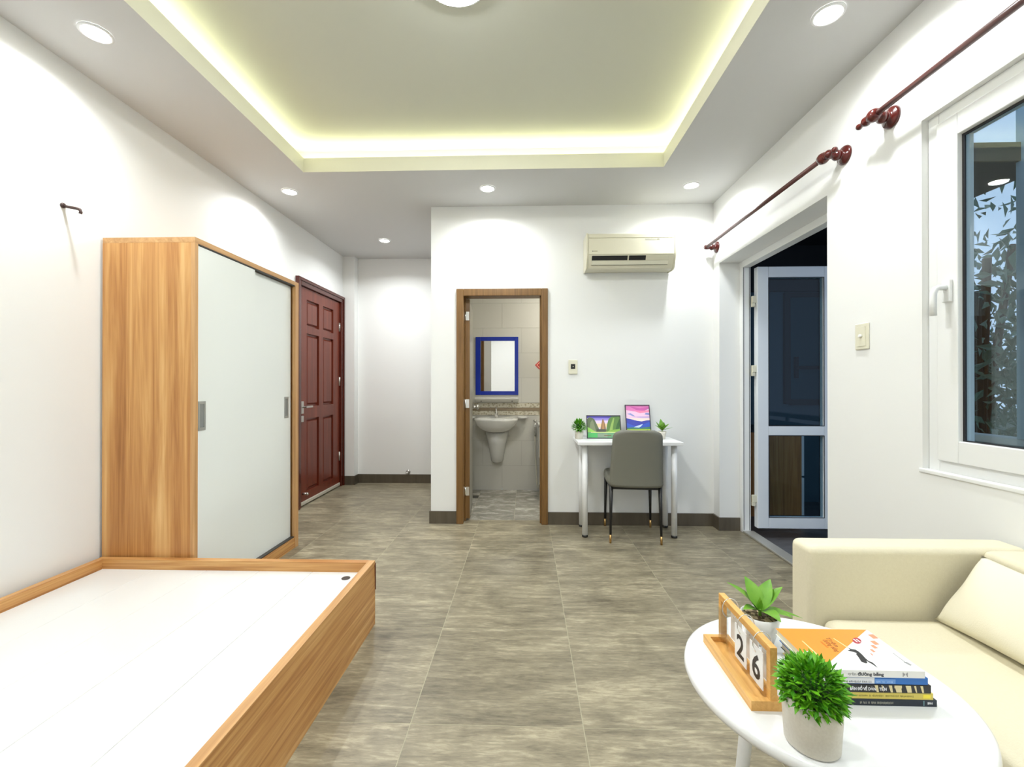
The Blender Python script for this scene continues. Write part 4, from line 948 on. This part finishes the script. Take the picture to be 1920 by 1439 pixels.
def pad(yc, digit, nm):
    w = .050; zc0, zc1 = TZ + .026, TZ + .100
    if digit:
        c = MB().box(.4715, .4730, yc - w / 2, yc + w / 2, zc0, zc1).build('date_card', M_CARD, cd)
        Mx = Matrix.Translation((.4712, yc, zc0 + .011)) @ Matrix(((0, 0, -1, 0), (-1, 0, 0, 0), (0, 1, 0, 0), (0, 0, 0, 1)))
        text_mb(digit, .066, Mx, bold=.0012, align='CENTER').build('digit', M_INK, c, recalc=False)
    else:
        MB().box(.4655, .4660, yc - w / 2, yc + w / 2, zc0, zc1).build('card_sleeve', M_ACR, cd)
        MB().box(.4685, .4690, yc - w / 2, yc + w / 2, zc0, zc1).build('card_sleeve', M_ACR, cd)
    MB().box(.496, .4985, yc - w / 2, yc + w / 2, zc0, zc1).build('spare_cards', M_CARD, cd)
    pts = [(.4835 + .0185 * math.cos(a), yc, TZ + .106 + .0235 * math.sin(a)) for a in [math.pi * 2 * k / 22 - 1.2 for k in range(20)]]
    MB().tube(pts, .0011, 8).build('ring', M_CHROME, cd)
pad(1.030, '', 'blank'); pad(.958, '2', 'tens'); pad(.893, '6', 'units')
cd.location.x -= .004; cd.location.y += .010

# ------------------------------------------------------------------ stack of books
def book(label, x0, x1, y0, y1, z0, z1, cover, pages, spine_fn=None, cover_fn=None, rz=0.0):
    t = thing('book', label, 'book', ((x0 + x1) / 2, (y0 + y1) / 2, z0), R(rz), group='books stacked on the round table')
    w, d, h = (x1 - x0) / 2, (y1 - y0) / 2, z1 - z0; c = .0009
    # spine faces the viewer (-Y)
    MB().box(-w + .002, w - .002, -d + .001, d - .003, c, h - c).build('page_block', pages, t, local=True)
    MB().box(-w, w, -d, d, 0, c).box(-w, w, -d, d, h - c, h).box(-w, w, -d - .0008, -d + .0006, 0, h).build('cover', cover, t, local=True, bevel=.0004, seg=1)
    if spine_fn: spine_fn(t, w, d, h)
    if cover_fn: cover_fn(t, w, d, h)
    return t
M_PAGE = mat('cream_pages', srgb(236, 228, 198), .8); M_PAGE2 = mat('grey_pages', srgb(196, 190, 172), .8)
def flat(pts, z, m, t, name, d=.00022):
    MB().prism(pts, z, z + d, 'z').build(name, m, t, local=True)
def spine_text(t, txt, xa, zb, size, d, m, width=None, bold=0.0, name='spine_lettering'):
    Mx = Matrix.Translation((xa, -d - .0010, zb)) @ Matrix.Rotation(R(90), 4, 'X')
    text_mb(txt, size, Mx, bold=bold, width=width, depth=.0003).build(name, m, t, local=True, recalc=False)
def spine_patch(t, xa, xb, za, zb, d, m, name='spine_patch', off=.0004):
    MB().box(xa, xb, -d - .0008 - off, -d - .0006, za, zb).build(name, m, t, local=True)
P = lambda n, c: mat(n, srgb(*c), .35)
bz_ = [TZ, TZ + .0135, TZ + .0265, TZ + .0425, TZ + .0565, TZ + .0705]
def sp_navy(t, w, d, h):
    strokes(34, -.045, .021, .0035, .0085, -d - .0008, 1).build('spine_print', P('dull_silver_ink', (150, 150, 140)), t, local=True)
    spine_patch(t, .078, .0795, .002, .0115, d, P('pale_teal_ink', (120, 160, 168)))
    strokes(6, .086, .098, .0045, .0092, -d - .0008, 2).build('spine_print', P('white_ink', (230, 232, 236)), t, local=True)
def sp_yel(t, w, d, h):
    strokes(64, -.052, .066, .0042, .0082, -d - .0008, 3).build('spine_print', P('olive_ink', (160, 148, 66)), t, local=True)
    spine_patch(t, .084, .098, .003, .010, d, P('bright_yellow_ink', (246, 226, 60)))
def sp_blk(t, w, d, h):
    spine_text(t, 'BẢN ĐỒ VỀ DÒNG TIỀN', -.052, .0045, .0078, d, P('white_ink', (230, 232, 236)), width=.070, bold=.00025)
    cr = P('cream_ink', (222, 208, 160))
    for a, b in ((-.005, .003), (.008, .012), (.022, .030), (.033, .047), (.054, .066), (.070, .076), (.082, .089)):
        MB().prism([(a, .0145), (a + .004, .0015), (b, .0015), (b - .002, .0145)], -d - .0013, -d - .0006, 'y').build('spine_mark', cr, t, local=True)
    spine_patch(t, .033, .047, .0095, .0146, d, cr)
def sp_blue(t, w, d, h):
    spine_patch(t, -w, .0, .0012, h - .001, d, P('pale_grey_ink', (226, 228, 232)))
    spine_patch(t, .001, .040, .0015, h - .003, d, P('light_blue_ink', (96, 146, 212)), off=.0006)
    strokes(30, -.058, -.004, .0022, .0068, -d - .0012, 4).build('spine_print', P('grey_ink', (140, 144, 150)), t, local=True)
    strokes(14, .003, .036, .0030, .0070, -d - .0014, 5).build('spine_print', P('pale_blue_ink', (150, 186, 232)), t, local=True)
def sp_top(t, w, d, h):
    spine_text(t, 'Sáng', -.078, .0038, .0080, d, P('pale_tan_ink', (196, 186, 168)), width=.014)
    spine_text(t, 'trên', -.044, .0038, .0080, d, P('mid_grey_ink', (150, 150, 150)), width=.015)
    spine_text(t, 'đường băng', -.026, .0038, .0082, d, P('dark_grey_ink', (72, 74, 80)), width=.050, bold=.0003)
    for a in ((.060, .0615), (.068, .0695)): spine_patch(t, a[0], a[1], .003, .011, d, P('mid_grey_ink', (150, 150, 150)))
    strokes(3, .0622, .0677, .0045, .0095, -d - .0008, 6).build('spine_print', P('dark_grey_ink', (72, 74, 80)), t, local=True)
def cv_top(t, w, d, h):
    OR = P('orange_cover_ink', (246, 150, 52)); WH = P('white_cover_ink', (238, 238, 236)); K = P('black_cover_ink', (34, 34, 36))
    Q = lambda u, v: (-w + u * 2 * w, -d + v * 2 * d)     # u: left to right, v: spine to far edge
    flat([Q(0, 1), Q(0, 0.0), Q(.04, .0), Q(.99, 1)], h, OR, t, 'orange_area')
    z = h + .00024
    flat([Q(*p) for p in ((.544, .505), (.556, .475), (.594, .460), (.602, .41), (.598, .34), (.586, .257), (.583, .195), (.602, .167), (.602, .125), (.590, .050), (.584, .118), (.575, .16), (.566, .208), (.549, .150), (.527, .143), (.505, .181), (.530, .278), (.545, .354), (.566, .375), (.550, .403), (.505, .435), (.540, .455))][::-1], z, K, t, 'leaping_figure')
    flat([Q(.728 + .045 * math.cos(a) + .028 * math.sin(a), .692 + .078 * math.sin(a)) for a in [2 * math.pi * k / 24 for k in range(24)]], z, P('dark_red_ink', (176, 44, 62)), t, 'red_seal')
    for u in (.705, .735): flat([Q(u, .65), Q(u + .014, .65), Q(u + .014, .73), Q(u, .73)], z + .00024, WH, t, 'seal_mark')
    SAL = P('salmon_ink', (236, 150, 112))
    for u, v, a, b in ((.962, .812, .030, .060), (.888, .646, .026, .052), (.825, .542, .020, .044), (.757, .444, .014, .036), (.699, .354, .006, .024)):
        flat([Q(u - a, v - b), Q(u + a, v - b * .8), Q(u + a, v + b), Q(u - a, v + b * .8)], z, SAL, t, 'runway_mark')
    flat([Q(*p) for p in ((.11, .41), (.05, .395), (.012, .34), (.006, .26), (.04, .20), (.10, .195), (.15, .23), (.165, .275), (.145, .30), (.10, .275), (.07, .28), (.055, .31), (.075, .35), (.115, .375))], z, WH, t, 'white_swirl')
    PO = P('pale_orange_ink', (252, 214, 160))
    flat([Q(.140, .66), Q(.152, .66), Q(.156, .33), Q(.140, .33)][::-1], z, PO, t, 'pale_streak')
    flat([Q(.505, .745), Q(.515, .745), Q(.548, .505), Q(.532, .505)][::-1], z, PO, t, 'pale_streak')
    BR = P('brown_ink', (142, 84, 24)); Rz = Matrix.Rotation(R(-90), 4, 'Z')
    text_mb('Trên', .014, Matrix.Translation((*Q(.425, .76), z)) @ Rz, bold=.0002, width=.034, depth=.0003).build('title_lettering', BR, t, local=True, recalc=False)
    text_mb('đường băng', .014, Matrix.Translation((*Q(.370, .70), z)) @ Rz, bold=.0002, width=.043, depth=.0003).build('title_lettering', BR, t, local=True, recalc=False)
    for k in range(7): flat([Q(.325, .65 - k * .023), Q(.325, .638 - k * .023), Q(.345, .636 - k * .023), Q(.345, .65 - k * .023)], z, P('deep_orange_ink', (214, 118, 22)), t, 'author_print')
    flat([Q(.928, .40), Q(.934, .40), Q(.931, .19), Q(.925, .19)][::-1], z, P('mid_grey_ink', (150, 150, 150)), t, 'thin_stroke')
    flat([Q(.915, .19), Q(.945, .19), Q(.955, .125), Q(.93, .11)][::-1], z, P('mid_grey_ink', (150, 150, 150)), t, 'small_mark')
book('navy book with grey lettering at the bottom of the stack', .596, .804, .882, 1.026, bz_[0], bz_[1] - .0004, P('navy_cover', (22, 34, 50)), M_PAGE2, sp_navy)
book('thin yellow-spined book second from the bottom of the stack', .590, .797, .882, 1.025, bz_[1], bz_[2] - .0004, P('yellow_cover', (214, 196, 92)), M_PAGE2, sp_yel)
book('black book with cream marks in the middle of the stack', .586, .792, .881, 1.026, bz_[2], bz_[3] - .0004, P('black_cover', (18, 16, 18)), M_PAGE2, sp_blk)
book('blue and white book second from the top of the stack', .582, .787, .882, 1.024, bz_[3], bz_[4] - .0004, P('blue_cover', (28, 108, 192)), M_PAGE, sp_blue)
book('orange and white book with a leaping black figure on top of the stack', .574, .780, .880, 1.024, bz_[4], bz_[5], P('white_book_cover', (232, 232, 230)), M_PAGE, sp_top, cv_top)
